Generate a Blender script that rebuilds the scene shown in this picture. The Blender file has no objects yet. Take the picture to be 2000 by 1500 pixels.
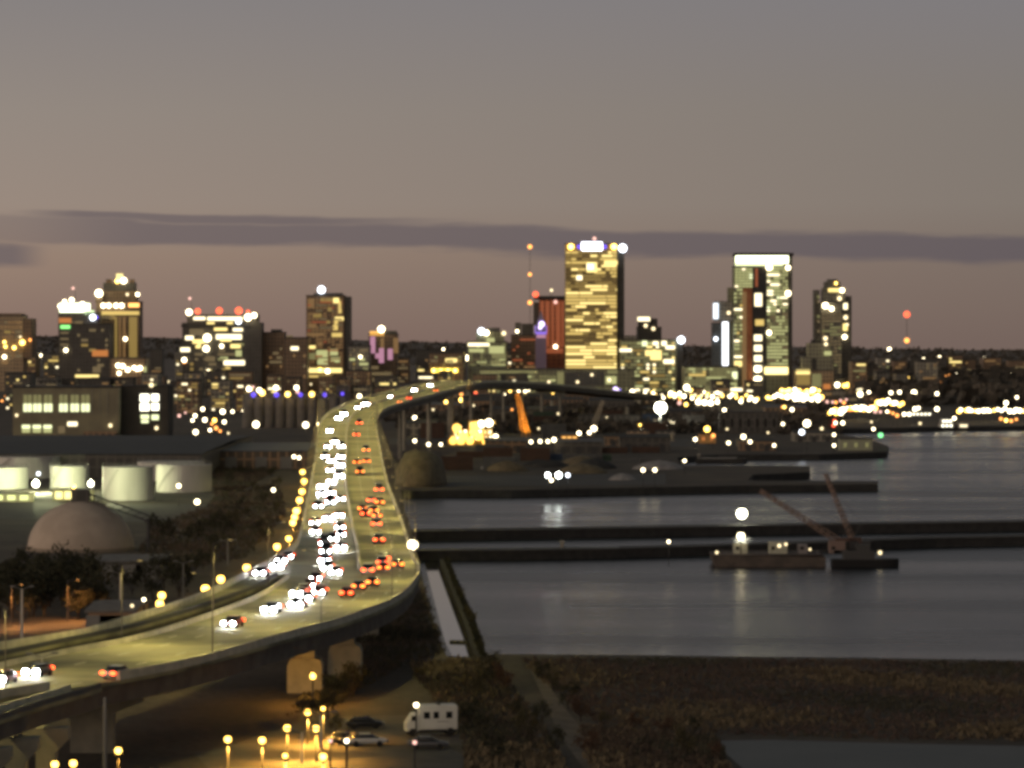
import bpy, bmesh, math, random
from mathutils import Vector, Matrix
from mathutils.geometry import tessellate_polygon
R = random.Random(7)
F, H, HY = 7143.0, 50.0, 670.0
sc = bpy.context.scene
col = sc.collection

# ------------------------------------------------------------------ mapping
def P(x, y, d): return Vector(((x-1000)/F*d, d, H-(y-HY)/F*d))
def G(x, y, z=2.5):
    d = F*(H-z)/(y-HY); return P(x, y, d)
def interp(t, pts):
    if t <= pts[0][0]:
        a, b = pts[0], pts[1]
    elif t >= pts[-1][0]:
        a, b = pts[-2], pts[-1]
    else:
        for a, b in zip(pts, pts[1:]):
            if a[0] <= t <= b[0]: break
    k = (t-a[0])/(b[0]-a[0])
    return a[1]+(b[1]-a[1])*k
def smooth_interp(t, pts):
    if t <= pts[0][0] or t >= pts[-1][0]: return interp(t, pts)
    n = len(pts)
    for i in range(n-1):
        if pts[i][0] <= t <= pts[i+1][0]: break
    def tan(j):
        if j == 0: return (pts[1][1]-pts[0][1])/(pts[1][0]-pts[0][0])
        if j == n-1: return (pts[-1][1]-pts[-2][1])/(pts[-1][0]-pts[-2][0])
        return (pts[j+1][1]-pts[j-1][1])/(pts[j+1][0]-pts[j-1][0])
    x0, y0 = pts[i]; x1, y1 = pts[i+1]; h = x1-x0; k = (t-x0)/h
    return ((2*k**3-3*k*k+1)*y0+(k**3-2*k*k+k)*h*tan(i)+(-2*k**3+3*k*k)*y1+(k**3-k*k)*h*tan(i+1))
def tz(X, d):
    if d <= 3500: return 2.5
    px = max(-400, min(2400, 1000+X/d*F))
    yr = 655+30*px/2000
    zr = H-(yr-HY)/F*9000
    t = min(1, (d-3500)/5500)
    return 2.5+t*(zr-2.5)+(1.5*math.sin(X/170+d/300)*min(1, (d-3500)/800) if d < 8800 else 1.5*math.sin(X/90)+math.sin(X/37))
def T(x, y, h=0):
    lo, hi = 180.0, 8900.0
    f = lambda d: H-(y-HY)/F*d-(tz((x-1000)/F*d, d)+h)
    if f(hi) > 0: return P(x, y, hi)
    for _ in range(50):
        m = (lo+hi)/2
        if f(m) > 0: lo = m
        else: hi = m
    return P(x, y, lo)

# ------------------------------------------------------------------ materials
def lin(h):
    h = h.lstrip('#'); o = []
    for i in (0, 2, 4):
        c = int(h[i:i+2], 16)/255
        o.append(c/12.92 if c <= .04045 else ((c+.055)/1.055)**2.4)
    return (o[0], o[1], o[2], 1)
def rgb(*c): return (c[0], c[1], c[2], 1)
MATS = {}
def mat(name, c, c2=None, scale=1.0, rough=.85, metal=0, bump=0, detail=6, stretch=(1, 1, 1)):
    if name in MATS: return MATS[name]
    m = bpy.data.materials.new(name); m.use_nodes = True
    nt = m.node_tree; b = nt.nodes['Principled BSDF']
    b.inputs['Base Color'].default_value = c; b.inputs['Roughness'].default_value = rough
    b.inputs['Metallic'].default_value = metal
    if c2 or bump:
        tc = nt.nodes.new('ShaderNodeTexCoord'); mp = nt.nodes.new('ShaderNodeMapping')
        mp.inputs['Scale'].default_value = stretch
        n = nt.nodes.new('ShaderNodeTexNoise'); n.inputs['Scale'].default_value = scale; n.inputs['Detail'].default_value = detail
        nt.links.new(tc.outputs['Object'], mp.inputs['Vector']); nt.links.new(mp.outputs['Vector'], n.inputs['Vector'])
        if c2:
            r = nt.nodes.new('ShaderNodeValToRGB')
            r.color_ramp.elements[0].position = .36; r.color_ramp.elements[0].color = c
            r.color_ramp.elements[1].position = .64; r.color_ramp.elements[1].color = c2
            nt.links.new(n.outputs['Fac'], r.inputs['Fac']); nt.links.new(r.outputs['Color'], b.inputs['Base Color'])
        if bump:
            bp = nt.nodes.new('ShaderNodeBump'); bp.inputs['Strength'].default_value = bump
            nt.links.new(n.outputs['Fac'], bp.inputs['Height']); nt.links.new(bp.outputs['Normal'], b.inputs['Normal'])
    MATS[name] = m; return m
def emit(name, c, s, sample=True):
    if name in MATS: return MATS[name]
    m = bpy.data.materials.new(name); m.use_nodes = True
    b = m.node_tree.nodes['Principled BSDF']
    b.inputs['Base Color'].default_value = (.02, .02, .02, 1)
    b.inputs['Emission Color'].default_value = c; b.inputs['Emission Strength'].default_value = s
    if not sample: m.cycles.emission_sampling = 'NONE'
    MATS[name] = m; return m
def facade_mat(name, wall, glass, w=3.2, h=3.6, mortar=.9, rough=.6):
    """Storeys and bays of dark, unlit glazing between wall strips."""
    if name in MATS: return MATS[name]
    m = bpy.data.materials.new(name); m.use_nodes = True
    nt = m.node_tree; b = nt.nodes['Principled BSDF']; L = nt.links.new
    tc = nt.nodes.new('ShaderNodeTexCoord'); sp = nt.nodes.new('ShaderNodeSeparateXYZ')
    ad = nt.nodes.new('ShaderNodeMath'); cb = nt.nodes.new('ShaderNodeCombineXYZ')
    L(tc.outputs['Object'], sp.inputs[0]); L(sp.outputs['X'], ad.inputs[0]); L(sp.outputs['Y'], ad.inputs[1])
    L(ad.outputs[0], cb.inputs['X']); L(sp.outputs['Z'], cb.inputs['Y'])
    br = nt.nodes.new('ShaderNodeTexBrick'); L(cb.outputs[0], br.inputs['Vector'])
    br.offset = 0; br.inputs['Scale'].default_value = 1; br.inputs['Brick Width'].default_value = w
    br.inputs['Row Height'].default_value = h; br.inputs['Mortar Size'].default_value = mortar*.5
    br.inputs['Color1'].default_value = glass; br.inputs['Color2'].default_value = tuple(x*1.5 for x in glass[:3])+(1,)
    br.inputs['Mortar'].default_value = wall
    n = nt.nodes.new('ShaderNodeTexNoise'); n.inputs['Scale'].default_value = .12; L(tc.outputs['Object'], n.inputs['Vector'])
    mr = nt.nodes.new('ShaderNodeMapRange'); mr.inputs['To Min'].default_value = .7; mr.inputs['To Max'].default_value = 1.3
    L(n.outputs['Fac'], mr.inputs['Value'])
    mx = nt.nodes.new('ShaderNodeVectorMath'); mx.operation = 'SCALE'
    L(br.outputs['Color'], mx.inputs[0]); L(mr.outputs[0], mx.inputs['Scale']); L(mx.outputs[0], b.inputs['Base Color'])
    b.inputs['Roughness'].default_value = rough
    MATS[name] = m; return m

M_STEEL = mat('grey_steel', rgb(.16, .16, .15), rough=.5, metal=.4)
M_DARKSTEEL = mat('dark_steel', rgb(.03, .03, .032), rough=.6)
M_POLE = mat('pale_pole', rgb(.45, .43, .37), rough=.5)
M_CONC = mat('concrete', rgb(.30, .28, .22), rgb(.22, .21, .17), scale=.5)
M_BLACK = mat('black_rubber', rgb(.012, .012, .012))
LC = {  # lamp colours: (linear colour, strength)
    'w': ((1, .84, .52, 1), 9.0), 'W': ((.86, .92, 1, 1), 6.0), 'G': ((1, .56, .10, 1), 3.0), 'y': ((1, .62, .13, 1), 7), 'o': ((1, .36, .08, 1), 3.0),
    'r': ((1, .12, .05, 1), 2.6), 'b': ((.14, .08, .9, 1), 1.6), 'g': ((.25, 1, .35, 1), 2.0), 'd': ((1, .80, .45, 1), 2.2),
    'p': ((1, .55, .45, 1), 1.6), 'F': ((.9, .96, .9, 1), 26.0), 'B': ((1, .95, .70, 1), 22.0), 's': ((1, .58, .10, 1), 8.0), 'v': ((.7, .55, 1, 1), 3.0)}
LW = {'w': 'warm white', 'W': 'cool white', 'y': 'yellow', 'o': 'orange', 'r': 'red', 'b': 'blue', 'g': 'green', 'd': 'dim',
      'p': 'pinkish', 'B': 'dazzling white', 'F': 'cold bright white', 'G': 'golden', 's': 'amber', 'v': 'violet'}
def lampmat(c): return emit('lamp_'+LW[c].replace(' ', '_'), *LC[c])
WIN = {  # lit window tints, also the glow put on lit stonework and in unlit panes
    0: emit('window_faint', (1, .72, .34, 1), .15, False), 1: emit('window_dim_gold_and_fill', (1, .66, .18, 1), .28, False),
    2: emit('window_gold', (1, .70, .20, 1), .85, False), 3: emit('window_yellow', (1, .76, .26, 1), 1.6, False),
    4: emit('window_bright', (1, .85, .52, 1), 2.4, False), 5: emit('window_pale_green', (.86, .86, .36, 1), .62, False),
    6: emit('window_green_white', (.95, 1, .55, 1), 1.5, False), 7: emit('window_orange', (1, .34, .08, 1), .55, False),
    8: emit('window_cool', (.85, .92, 1, 1), 1.8, False), 9: emit('window_brown', (1, .55, .2, 1), .2, False),
    10: emit('window_pink_and_light_glow', (.9, .42, .6, 1), .55, False), 11: emit('window_violet_and_light_glow', (.35, .2, 1, 1), .9, False),
    12: emit('window_rust', (1, .25, .09, 1), .28, False), 13: emit('window_white_hot', (1, .95, .72, 1), 4.5, False),
    14: emit('window_olive', (.76, .70, .28, 1), .26, False)}

# ------------------------------------------------------------------ mesh building
class MB:
    def __init__(s): s.v = []; s.f = []; s.m = []
    def face(s, idx, mi=0): s.f.append(idx); s.m.append(mi)
    def quad(s, a, b, c, d, mi=0):
        n = len(s.v); s.v += [tuple(a), tuple(b), tuple(c), tuple(d)]; s.face((n, n+1, n+2, n+3), mi)
    def hexa(s, p, mi=0):
        n = len(s.v); s.v += [tuple(q) for q in p]
        for q in ((0, 3, 2, 1), (4, 5, 6, 7), (0, 1, 5, 4), (1, 2, 6, 5), (2, 3, 7, 6), (3, 0, 4, 7)):
            s.face(tuple(n+i for i in q), mi)
    def box(s, x0, x1, y0, y1, z0, z1, mi=0):
        s.hexa([(x0, y0, z0), (x1, y0, z0), (x1, y1, z0), (x0, y1, z0), (x0, y0, z1), (x1, y0, z1), (x1, y1, z1), (x0, y1, z1)], mi)
    def rings(s, rr, mi=0, cap=True):
        n0 = len(s.v); k = len(rr[0])
        for r in rr: s.v += [tuple(p) for p in r]
        for i in range(len(rr)-1):
            for j in range(k):
                a = n0+i*k+j; b = n0+i*k+(j+1) % k
                s.face((a, b, b+k, a+k), mi)
        if cap:
            s.face(tuple(n0+j for j in reversed(range(k))), mi)
            s.face(tuple(n0+(len(rr)-1)*k+j for j in range(k)), mi)
    def tube(s, a, b, r0, r1=None, n=8, mi=0):
        a = Vector(a); b = Vector(b); r1 = r0 if r1 is None else r1
        w = (b-a).normalized(); u = w.orthogonal().normalized(); v = w.cross(u)
        s.rings([[c+(u*math.cos(t)+v*math.sin(t))*r for t in [2*math.pi*i/n for i in range(n)]] for c, r in ((a, r0), (b, r1))], mi)
    def lathe(s, prof, n=32, c=(0, 0, 0), mi=0):
        s.rings([[(c[0]+r*math.cos(2*math.pi*i/n), c[1]+r*math.sin(2*math.pi*i/n), c[2]+z) for i in range(n)] for r, z in prof], mi)
    def ball(s, c, r, mi=0, n=10, k=7, sq=(1, 1, 1)):
        s.rings([[(c[0]+r*sq[0]*math.sin(a)*math.cos(2*math.pi*i/n), c[1]+r*sq[1]*math.sin(a)*math.sin(2*math.pi*i/n), c[2]-r*sq[2]*math.cos(a)) for i in range(n)]
                 for a in [math.pi*(j+.15)/(k-.7) for j in range(k)]], mi)
    def mesh(s, name, mats, smooth=False):
        me = bpy.data.meshes.new(name); me.from_pydata(s.v, [], s.f)
        for m in (mats if isinstance(mats, (list, tuple)) else [mats]): me.materials.append(m)
        for p, i in zip(me.polygons, s.m): p.material_index = i; p.use_smooth = smooth
        me.update(); return me
    def obj(s, name, mats, parent=None, loc=None, smooth=False): return link(name, s.mesh(name, mats, smooth), parent, loc)
def link(name, data, parent=None, loc=None, rz=0, scale=None):
    o = bpy.data.objects.new(name, data); col.objects.link(o)
    if loc is not None: o.location = loc
    if rz: o.rotation_euler = (0, 0, rz)
    if scale is not None: o.scale = scale
    if parent is not None: o.parent = parent
    return o
def tag(o, label=None, cat=None, group=None, kind=None):
    if label: o['label'] = label
    if cat: o['category'] = cat
    if group: o['group'] = group
    if kind: o['kind'] = kind
    return o
ONES = ['', 'first', 'second', 'third', 'fourth', 'fifth', 'sixth', 'seventh', 'eighth', 'ninth', 'tenth', 'eleventh', 'twelfth', 'thirteenth', 'fourteenth', 'fifteenth', 'sixteenth', 'seventeenth', 'eighteenth', 'nineteenth']
def nth(i):
    if i < 20: return ONES[i]
    t = ['', '', 'twent', 'thirt', 'fort', 'fift', 'sixt'][i//10]
    return t+'ieth' if i % 10 == 0 else t+'y-'+ONES[i % 10]

# landmarks used by labels: (x, y, phrase)
LM = []
def mark(x, y, s): LM.append((x, y, s))
PENDING = []     # (object, x, y, description)
def later(o, x, y, desc, cat, group):
    tag(o, None, cat, group); PENDING.append((o, x, y, desc))
def label_pending():
    groups = {}
    for o, x, y, desc in PENDING:
        lx, ly, s = min(LM, key=lambda l: (l[0]-x)**2+(1.6*(l[1]-y))**2)
        dx, dy = x-lx, y-ly
        if abs(dy) > abs(dx)*.8: w = 'below' if dy > 0 else 'above'
        else: w = 'right of' if dx > 0 else 'left of'
        groups.setdefault((desc, w, s), []).append((math.hypot(dx, dy), o))
    for (desc, w, s), l in groups.items():
        l.sort(key=lambda t: t[0])
        for i, (_, o) in enumerate(l):
            if len(l) == 1: o['label'] = f'{desc} {w} {s}'
            else: o['label'] = f'{"nearest" if i == 0 else nth(i+1)+" nearest"} {desc} {w} {s}'
    
# ------------------------------------------------------------------ render, camera, world
cam = bpy.data.cameras.new('camera'); co = link('camera', cam, None, (0, 0, H))
co.rotation_euler = (math.pi/2, 0, 0); cam.sensor_width = 36; cam.lens = 36*F/2000; cam.shift_y = -(750-HY)/2000
cam.clip_start = 1; cam.clip_end = 60000; sc.camera = co
sc.render.engine = 'CYCLES'
sc.view_settings.view_transform = 'Standard'; sc.view_settings.look = 'None'; sc.view_settings.exposure = 0; sc.view_settings.gamma = 1
cy = sc.cycles
cy.filter_width = 3.7; cy.use_denoising = True; cy.sample_clamp_indirect = 2.0; cy.use_light_tree = True
cy.max_bounces = 5; cy.diffuse_bounces = 2; cy.glossy_bounces = 3
cy.use_adaptive_sampling = True; cy.adaptive_threshold = .02

def build_world():
    w = bpy.data.worlds.new('World'); sc.world = w; w.use_nodes = True
    nt = w.node_tree; N = nt.nodes; L = nt.links.new; bg = N['Background']
    def math_(op, a, b=None, c=None, clamp=False):
        n = N.new('ShaderNodeMath'); n.operation = op; n.use_clamp = clamp
        for i, q in enumerate((a, b, c)):
            if q is None: continue
            if isinstance(q, (int, float)): n.inputs[i].default_value = q
            else: L(q, n.inputs[i])
        return n.outputs[0]
    def rng(v, a, b, c=0, d=1, sm=True):
        n = N.new('ShaderNodeMapRange'); n.interpolation_type = 'SMOOTHSTEP' if sm else 'LINEAR'
        for i, q in zip(('From Min', 'From Max', 'To Min', 'To Max'), (a, b, c, d)):
            n.inputs[i].default_value = q
        L(v, n.inputs['Value']); return n.outputs[0]
    def mix(f, a, b, mode='MIX'):
        n = N.new('ShaderNodeMix'); n.data_type = 'RGBA'; n.blend_type = mode
        for s, q in ((n.inputs[0], f), (n.inputs[6], a), (n.inputs[7], b)):
            if isinstance(q, (tuple, float, int)): s.default_value = q
            else: L(q, s)
        return n.outputs[2]
    tc = N.new('ShaderNodeTexCoord'); sp = N.new('ShaderNodeSeparateXYZ'); L(tc.outputs['Generated'], sp.inputs[0])
    x, z = sp.outputs['X'], sp.outputs['Z']
    t = math_('DIVIDE', z, .1, clamp=True)
    def ramp(stops):
        r = N.new('ShaderNodeValToRGB'); e = r.color_ramp.elements
        while len(e) < len(stops): e.new(.5)
        for el, (py, c) in zip(e, stops):
            el.position = min(1, (HY-py)/F/.1); el.color = lin(c)
        L(t, r.inputs['Fac']); return r.outputs['Color']
    left = ramp([(670, '#816a60'), (600, '#897367'), (500, '#937e6f'), (400, '#94857a'), (220, '#8e847c'), (0, '#817c7b')])
    right = ramp([(670, '#706059'), (600, '#74655d'), (500, '#776a62'), (400, '#7d746c'), (220, '#7c756f'), (0, '#797678')])
    base = mix(rng(x, -.15, .15, sm=False), left, right)
    base = mix(rng(z, .1, .5), base, rgb(.054, .069, .073))
    # a long bank of dusky cloud low over the horizon
    mp = N.new('ShaderNodeMapping'); mp.inputs['Scale'].default_value = (16, 16, 130); L(tc.outputs['Generated'], mp.inputs[0])
    ns = N.new('ShaderNodeTexNoise'); ns.inputs['Scale'].default_value = 1.6; ns.inputs['Detail'].default_value = 6; L(mp.outputs[0], ns.inputs['Vector'])
    nz = math_('SUBTRACT', ns.outputs['Fac'], .5)
    ctr = math_('MULTIPLY_ADD', x, -.0185, .0284)
    off = math_('SUBTRACT', z, ctr)
    a = math_('ABSOLUTE', math_('MULTIPLY_ADD', nz, .0068, off))
    m1 = math_('MULTIPLY', rng(a, .0046, .0022), rng(x, -.142, -.095, .5, 1))
    a2 = math_('ABSOLUTE', math_('MULTIPLY_ADD', nz, .004, math_('SUBTRACT', off, .0042)))
    m2 = math_('MULTIPLY', rng(a2, .0017, .0006), math_('MULTIPLY', rng(x, -.14, -.115), rng(x, .0, -.06)))
    a3 = math_('ABSOLUTE', math_('MULTIPLY_ADD', nz, .010, math_('SUBTRACT', z, .0245)))
    m3 = math_('MULTIPLY', rng(a3, .0040, .0010), rng(x, -.124, -.136, 0, .85))
    m = math_('MAXIMUM', math_('MULTIPLY', math_('MAXIMUM', m1, m2), .82), m3)
    base = mix(m, base, mix(rng(x, -.15, .15, sm=False), lin('#6a6061'), lin('#5c555a')))
    ns2 = N.new('ShaderNodeTexNoise'); ns2.inputs['Scale'].default_value = 2.2; ns2.inputs['Detail'].default_value = 5; L(mp.outputs[0], ns2.inputs['Vector'])
    # set-sun afterglow, low west and behind the viewer, boosted to lift the land
    y = sp.outputs['Y']
    west = math_('MULTIPLY', rng(math_('MULTIPLY_ADD', y, -.55, math_('MULTIPLY', x, -1)), .1, 1.0), rng(z, .75, .0))
    base = mix(west, base, rgb(1.9, 1.45, 1.12))
    sky = N.new('ShaderNodeTexSky'); sky.sky_type = 'NISHITA'; sky.sun_disc = False
    sky.sun_elevation = math.radians(-3); sky.sun_rotation = math.radians(-100)
    sk = mix(1.0, sky.outputs['Color'], rgb(.06, .06, .06), 'MULTIPLY')
    L(mix(1.0, base, sk, 'ADD'), bg.inputs['Color']); bg.inputs['Strength'].default_value = 1.08
build_world()
sun = bpy.data.lights.new('dusk_sun', 'SUN'); sun.energy = .05; sun.angle = math.radians(12); sun.color = (1, .75, .6)
so = link('dusk_sun', sun, None, (-400, 200, 300)); so.rotation_euler = (math.radians(78), 0, math.radians(-100))

# ------------------------------------------------------------------ water and land
def water_mat():
    m = bpy.data.materials.new('lake_water'); m.use_nodes = True; nt = m.node_tree; L = nt.links.new
    b = nt.nodes['Principled BSDF']; b.inputs['Base Color'].default_value = (.008, .012, .017, 1)
    b.inputs['IOR'].default_value = 1.333
    tc = nt.nodes.new('ShaderNodeTexCoord')
    def nz(sc_, st, d):
        mp = nt.nodes.new('ShaderNodeMapping'); mp.inputs['Scale'].default_value = st; L(tc.outputs['Object'], mp.inputs[0])
        n = nt.nodes.new('ShaderNodeTexNoise'); n.inputs['Scale'].default_value = sc_; n.inputs['Detail'].default_value = d
        L(mp.outputs[0], n.inputs['Vector']); return n.outputs['Fac']
    rip = nz(.7, (.55, 1, 1), 4); swell = nz(.03, (.25, 1, 1), 3)
    ml = nt.nodes.new('ShaderNodeMapRange'); ml.inputs['From Min'].default_value = .35; ml.inputs['From Max'].default_value = .68
    ml.inputs['To Min'].default_value = .45; ml.inputs['To Max'].default_value = 1.15
    L(swell, ml.inputs['Value'])
    lane = nz(.02, (.12, 1, 1), 4); rl = nt.nodes.new('ShaderNodeMapRange'); rl.inputs['From Min'].default_value = .35; rl.inputs['From Max'].default_value = .62
    rl.inputs['To Min'].default_value = .20; rl.inputs['To Max'].default_value = .30; L(lane, rl.inputs['Value']); L(rl.outputs[0], b.inputs['Roughness'])
    bp = nt.nodes.new('ShaderNodeBump'); bp.inputs['Distance'].default_value = .35
    L(rip, bp.inputs['Height']); L(ml.outputs[0], bp.inputs['Strength']); L(bp.outputs['Normal'], b.inputs['Normal'])
    return m
wm = MB(); wm.quad((-9000, -2000, 0), (9000, -2000, 0), (9000, 14000, 0), (-9000, 14000, 0))
M_WATER = water_mat()
tag(wm.obj('water', M_WATER), kind='structure')

def land_mat():
    m = bpy.data.materials.new('ground'); m.use_nodes = True; nt = m.node_tree; L = nt.links.new; b = nt.nodes['Principled BSDF']
    tc = nt.nodes.new('ShaderNodeTexCoord')
    def nz(s, d):
        n = nt.nodes.new('ShaderNodeTexNoise'); n.inputs['Scale'].default_value = s; n.inputs['Detail'].default_value = d
        L(tc.outputs['Object'], n.inputs['Vector']); return n.outputs['Fac']
    def ramp(f, c):
        r = nt.nodes.new('ShaderNodeValToRGB'); e = r.color_ramp.elements
        while len(e) < len(c): e.new(.5)
        for el, (p, q) in zip(e, c): el.position = p; el.color = q
        L(f, r.inputs['Fac']); return r.outputs['Color']
    a = ramp(nz(.05, 8), [(.3, rgb(.032, .027, .021)), (.5, rgb(.056, .046, .034)), (.7, rgb(.09, .074, .052))])
    c = ramp(nz(.9, 6), [(.3, rgb(.5, .5, .5)), (.7, rgb(1.3, 1.25, 1.15))])
    mx = nt.nodes.new('ShaderNodeMix'); mx.data_type = 'RGBA'; mx.blend_type = 'MULTIPLY'; mx.inputs[0].default_value = 1
    L(a, mx.inputs[6]); L(c, mx.inputs[7]); L(mx.outputs[2], b.inputs['Base Color']); b.inputs['Roughness'].default_value = .95
    return m
M_LAND = land_mat()
M_QUAY = mat('quay_wall', rgb(.035, .034, .032), rgb(.02, .02, .02), scale=.4)
def slab(name, pts, ztop, zbot, mats, drop=None):
    """Extruded polygon (world x,y); side walls get the second material."""
    vs = [Vector((p[0], p[1], 0)) for p in pts]
    area = sum(vs[i-1].x*vs[i].y-vs[i].x*vs[i-1].y for i in range(len(vs)))
    if area < 0: vs.reverse()
    m = MB(); n = len(vs)
    m.v = [(v.x, v.y, ztop) for v in vs]+[(v.x, v.y, zbot) for v in vs]
    for t in tessellate_polygon([vs]):
        a, b_, c = [vs[i] for i in t]
        m.face(tuple(t) if (b_-a).cross(c-a).z > 0 else tuple(reversed(t)), 0)
    for i in range(n): m.face((i, i+n, (i+1) % n+n, (i+1) % n), 1)
    return m.obj(name, mats)
g2 = lambda x, y: tuple(G(x, y, 2.5)[:2])
shore = [(900, 90), (700, 500)] + [g2(*p) for p in ((2000, 1290), (1700, 1285), (1500, 1283), (1200, 1279), (958, 1277), (948, 1285), (928, 1283), (872, 1281), (858, 1250), (842, 1200),
         (830, 1150), (818, 1095), (806, 1040), (792, 1000), (783, 957), (1000, 957), (1300, 951), (1462, 948), (1715, 945.5), (1715, 940), (1460, 938), (1470, 927), (1582, 922), (1582, 910),
         (1330, 909), (1322, 893), (1400, 888), (1600, 887), (1732, 883), (1736, 872), (1700, 858), (1640, 848), (1640, 838), (1760, 836), (1830, 834), (2000, 832), (2300, 828))] + \
        [(1200, 2090), (1900, 2100), (2600, 3450), (-2600, 3450), (-1500, 90)]
tag(slab('ground', shore, 2.5, -4, [M_LAND, M_QUAY]), kind='structure')
# far ground rising into the wooded ridge
hm = MB(); nx, ny = 90, 60
for j in range(ny+1):
    d = 3380+(9600-3380)*(j/ny)**1.15
    for i in range(nx+1):
        X = (-.34+.68*i/nx)*d
        z = tz(X, d) if d < 9000 else tz(X, 9000)-(d-9000)*.03
        hm.v.append((X, d, z if d > 3520 else 2.4))
for j in range(ny):
    for i in range(nx):
        a = j*(nx+1)+i; hm.face((a, a+1, a+nx+2, a+nx+1))
M_HILL = mat('hazy_wooded_hills', rgb(.085, .072, .062), rgb(.115, .098, .085), scale=.006, rough=1)  # pale with distance: haze put into the hill colour
tag(hm.obj('hills', M_HILL, smooth=True), kind='structure')

# dirt tracks, lots and the pond on the near land
def sheet(name, px, m, dz=.004):
    vs = [G(x, y, 2.5+dz) for x, y in px]; mb = MB(); mb.v = [tuple(v) for v in vs]
    for t in tessellate_polygon([[Vector((v.x, v.y, 0)) for v in vs]]):
        a, b_, c = [vs[i] for i in t]
        mb.face(tuple(t) if (b_-a).cross(c-a).z > 0 else tuple(reversed(t)))
    return tag(mb.obj(name, m), kind='structure')
M_DIRT = mat('pale_dirt', rgb(.15, .12, .085), rgb(.075, .06, .042), scale=.35)
M_ASPH = mat('worn_asphalt', rgb(.075, .068, .058), rgb(.045, .042, .038), scale=.3)
M_POND = mat('pond_water', rgb(.030, .033, .028), rgb(.05, .052, .044), scale=.08, rough=.5)
sheet('dirt_track', [(1030, 1296), (1046, 1296), (1096, 1375), (1160, 1450), (1215, 1530), (1160, 1530), (1090, 1430), (1060, 1360)], M_DIRT)
sheet('dirt_track', [(972, 1300), (984, 1300), (1020, 1380), (1075, 1460), (1110, 1530), (1070, 1530), (1040, 1460), (1000, 1380)], M_DIRT)
sheet('parking_lot', [(440, 1540), (380, 1470), (470, 1452), (640, 1452), (880, 1462), (930, 1485), (900, 1540)], M_ASPH)
sheet('gravel_yard', [(660, 1400), (900, 1395), (905, 1455), (640, 1448)], mat('dull_gravel', rgb(.085, .07, .055), rgb(.055, .046, .038), scale=.5))
sheet('pond', [(1390, 1447), (1500, 1445), (1750, 1452), (2150, 1460), (2150, 1580), (1420, 1580), (1450, 1500)], M_POND)
sheet('service_road', [(596, 915), (604, 915), (585, 1010), (550, 1075), (480, 1125), (400, 1172), (300, 1215), (150, 1232), (-100, 1240), (-100, 1222), (150, 1216), (290, 1195), (390, 1157), (470, 1115), (538, 1066), (574, 1005)], M_ASPH, .006)
sheet('yard', [(-100, 980), (420, 985), (440, 1010), (300, 1020), (-100, 1010)], M_ASPH)
sheet('channel', [(829, 1098), (868, 1098), (894, 1160), (916, 1212), (944, 1287), (886, 1287), (868, 1250), (855, 1200), (842, 1150)], mat('calm_channel_water', rgb(.02, .022, .022), rough=.05), -2.49)
sheet('dock_apron', [(800, 951), (1300, 946), (1300, 925), (800, 930)], mat('dock_concrete', rgb(.07, .068, .062), rgb(.05, .049, .047), scale=.08))
sheet('dock_apron', [(760, 868), (1380, 872), (1380, 858), (760, 856)], MATS['dock_concrete'])

# ------------------------------------------------------------------ highway bridge
ZD = [(330, 11.6), (627, 14), (900, 17), (1250, 22), (1500, 26.5), (1800, 30), (2100, 26.5), (2450, 14.5)]
zdeck = lambda d: smooth_interp(d, ZD)
def D(x, y, up=0):
    lo, hi = 330.0, 1790.0
    f = lambda d: (H-zdeck(d)-up)/d*F-(y-HY)
    for _ in range(50):
        m = (lo+hi)/2
        if f(m) > 0: lo = m
        else: hi = m
    return lo
def edge(px, extra=()):
    e = []
    for x, y in px:
        d = D(x, y); e.append((d, (x-1000)/F*d))
    e = sorted(e+list(extra)); return e
far_pts = lambda s: [(1960, -16+s*10.4), (2100, 6+s*10.4), (2250, 38+s*10.6), (2450, 90+s*11)]
E_LEFT = edge([(-140, 1352), (0, 1303), (115, 1279), (257, 1251), (383, 1213), (500, 1168), (540, 1143), (566, 1121), (577, 1095), (583, 1060), (590, 1020), (605, 945), (615, 890), (622, 835), (645, 806), (700, 782), (762, 766), (825, 751)], far_pts(-1))
E_RIGHT = edge([(-160, 1418), (0, 1364), (167, 1340), (213, 1332), (355, 1305), (500, 1266), (540, 1254), (680, 1215), (760, 1184), (800, 1158), (817, 1133), (822, 1118), (810, 1092), (785, 1015), (760, 950), (745, 882), (738, 822), (757, 800), (855, 771), (922, 752)], far_pts(1))
XL = lambda d: smooth_interp(d, E_LEFT); XR = lambda d: smooth_interp(d, E_RIGHT)
R_LEFT = edge([(-160, 1296), (0, 1268), (153, 1243), (257, 1213), (391, 1169), (500, 1115), (545, 1090), (575, 1068), (586, 1036)])
R_RIGHT = edge([(-160, 1312), (0, 1281), (115, 1257), (257, 1227), (383, 1191), (500, 1149), (545, 1124), (566, 1119), (577, 1094), (584, 1056), (588, 1030)])
O_LEFT = edge([(-160, 1449), (0, 1393), (90, 1367), (167, 1341)]); O_RIGHT = edge([(-160, 1458), (0, 1406), (90, 1376), (172, 1352), (213, 1338)])
def ds(a, b, n): return [a+(b-a)*i/n for i in range(n+1)]
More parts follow.
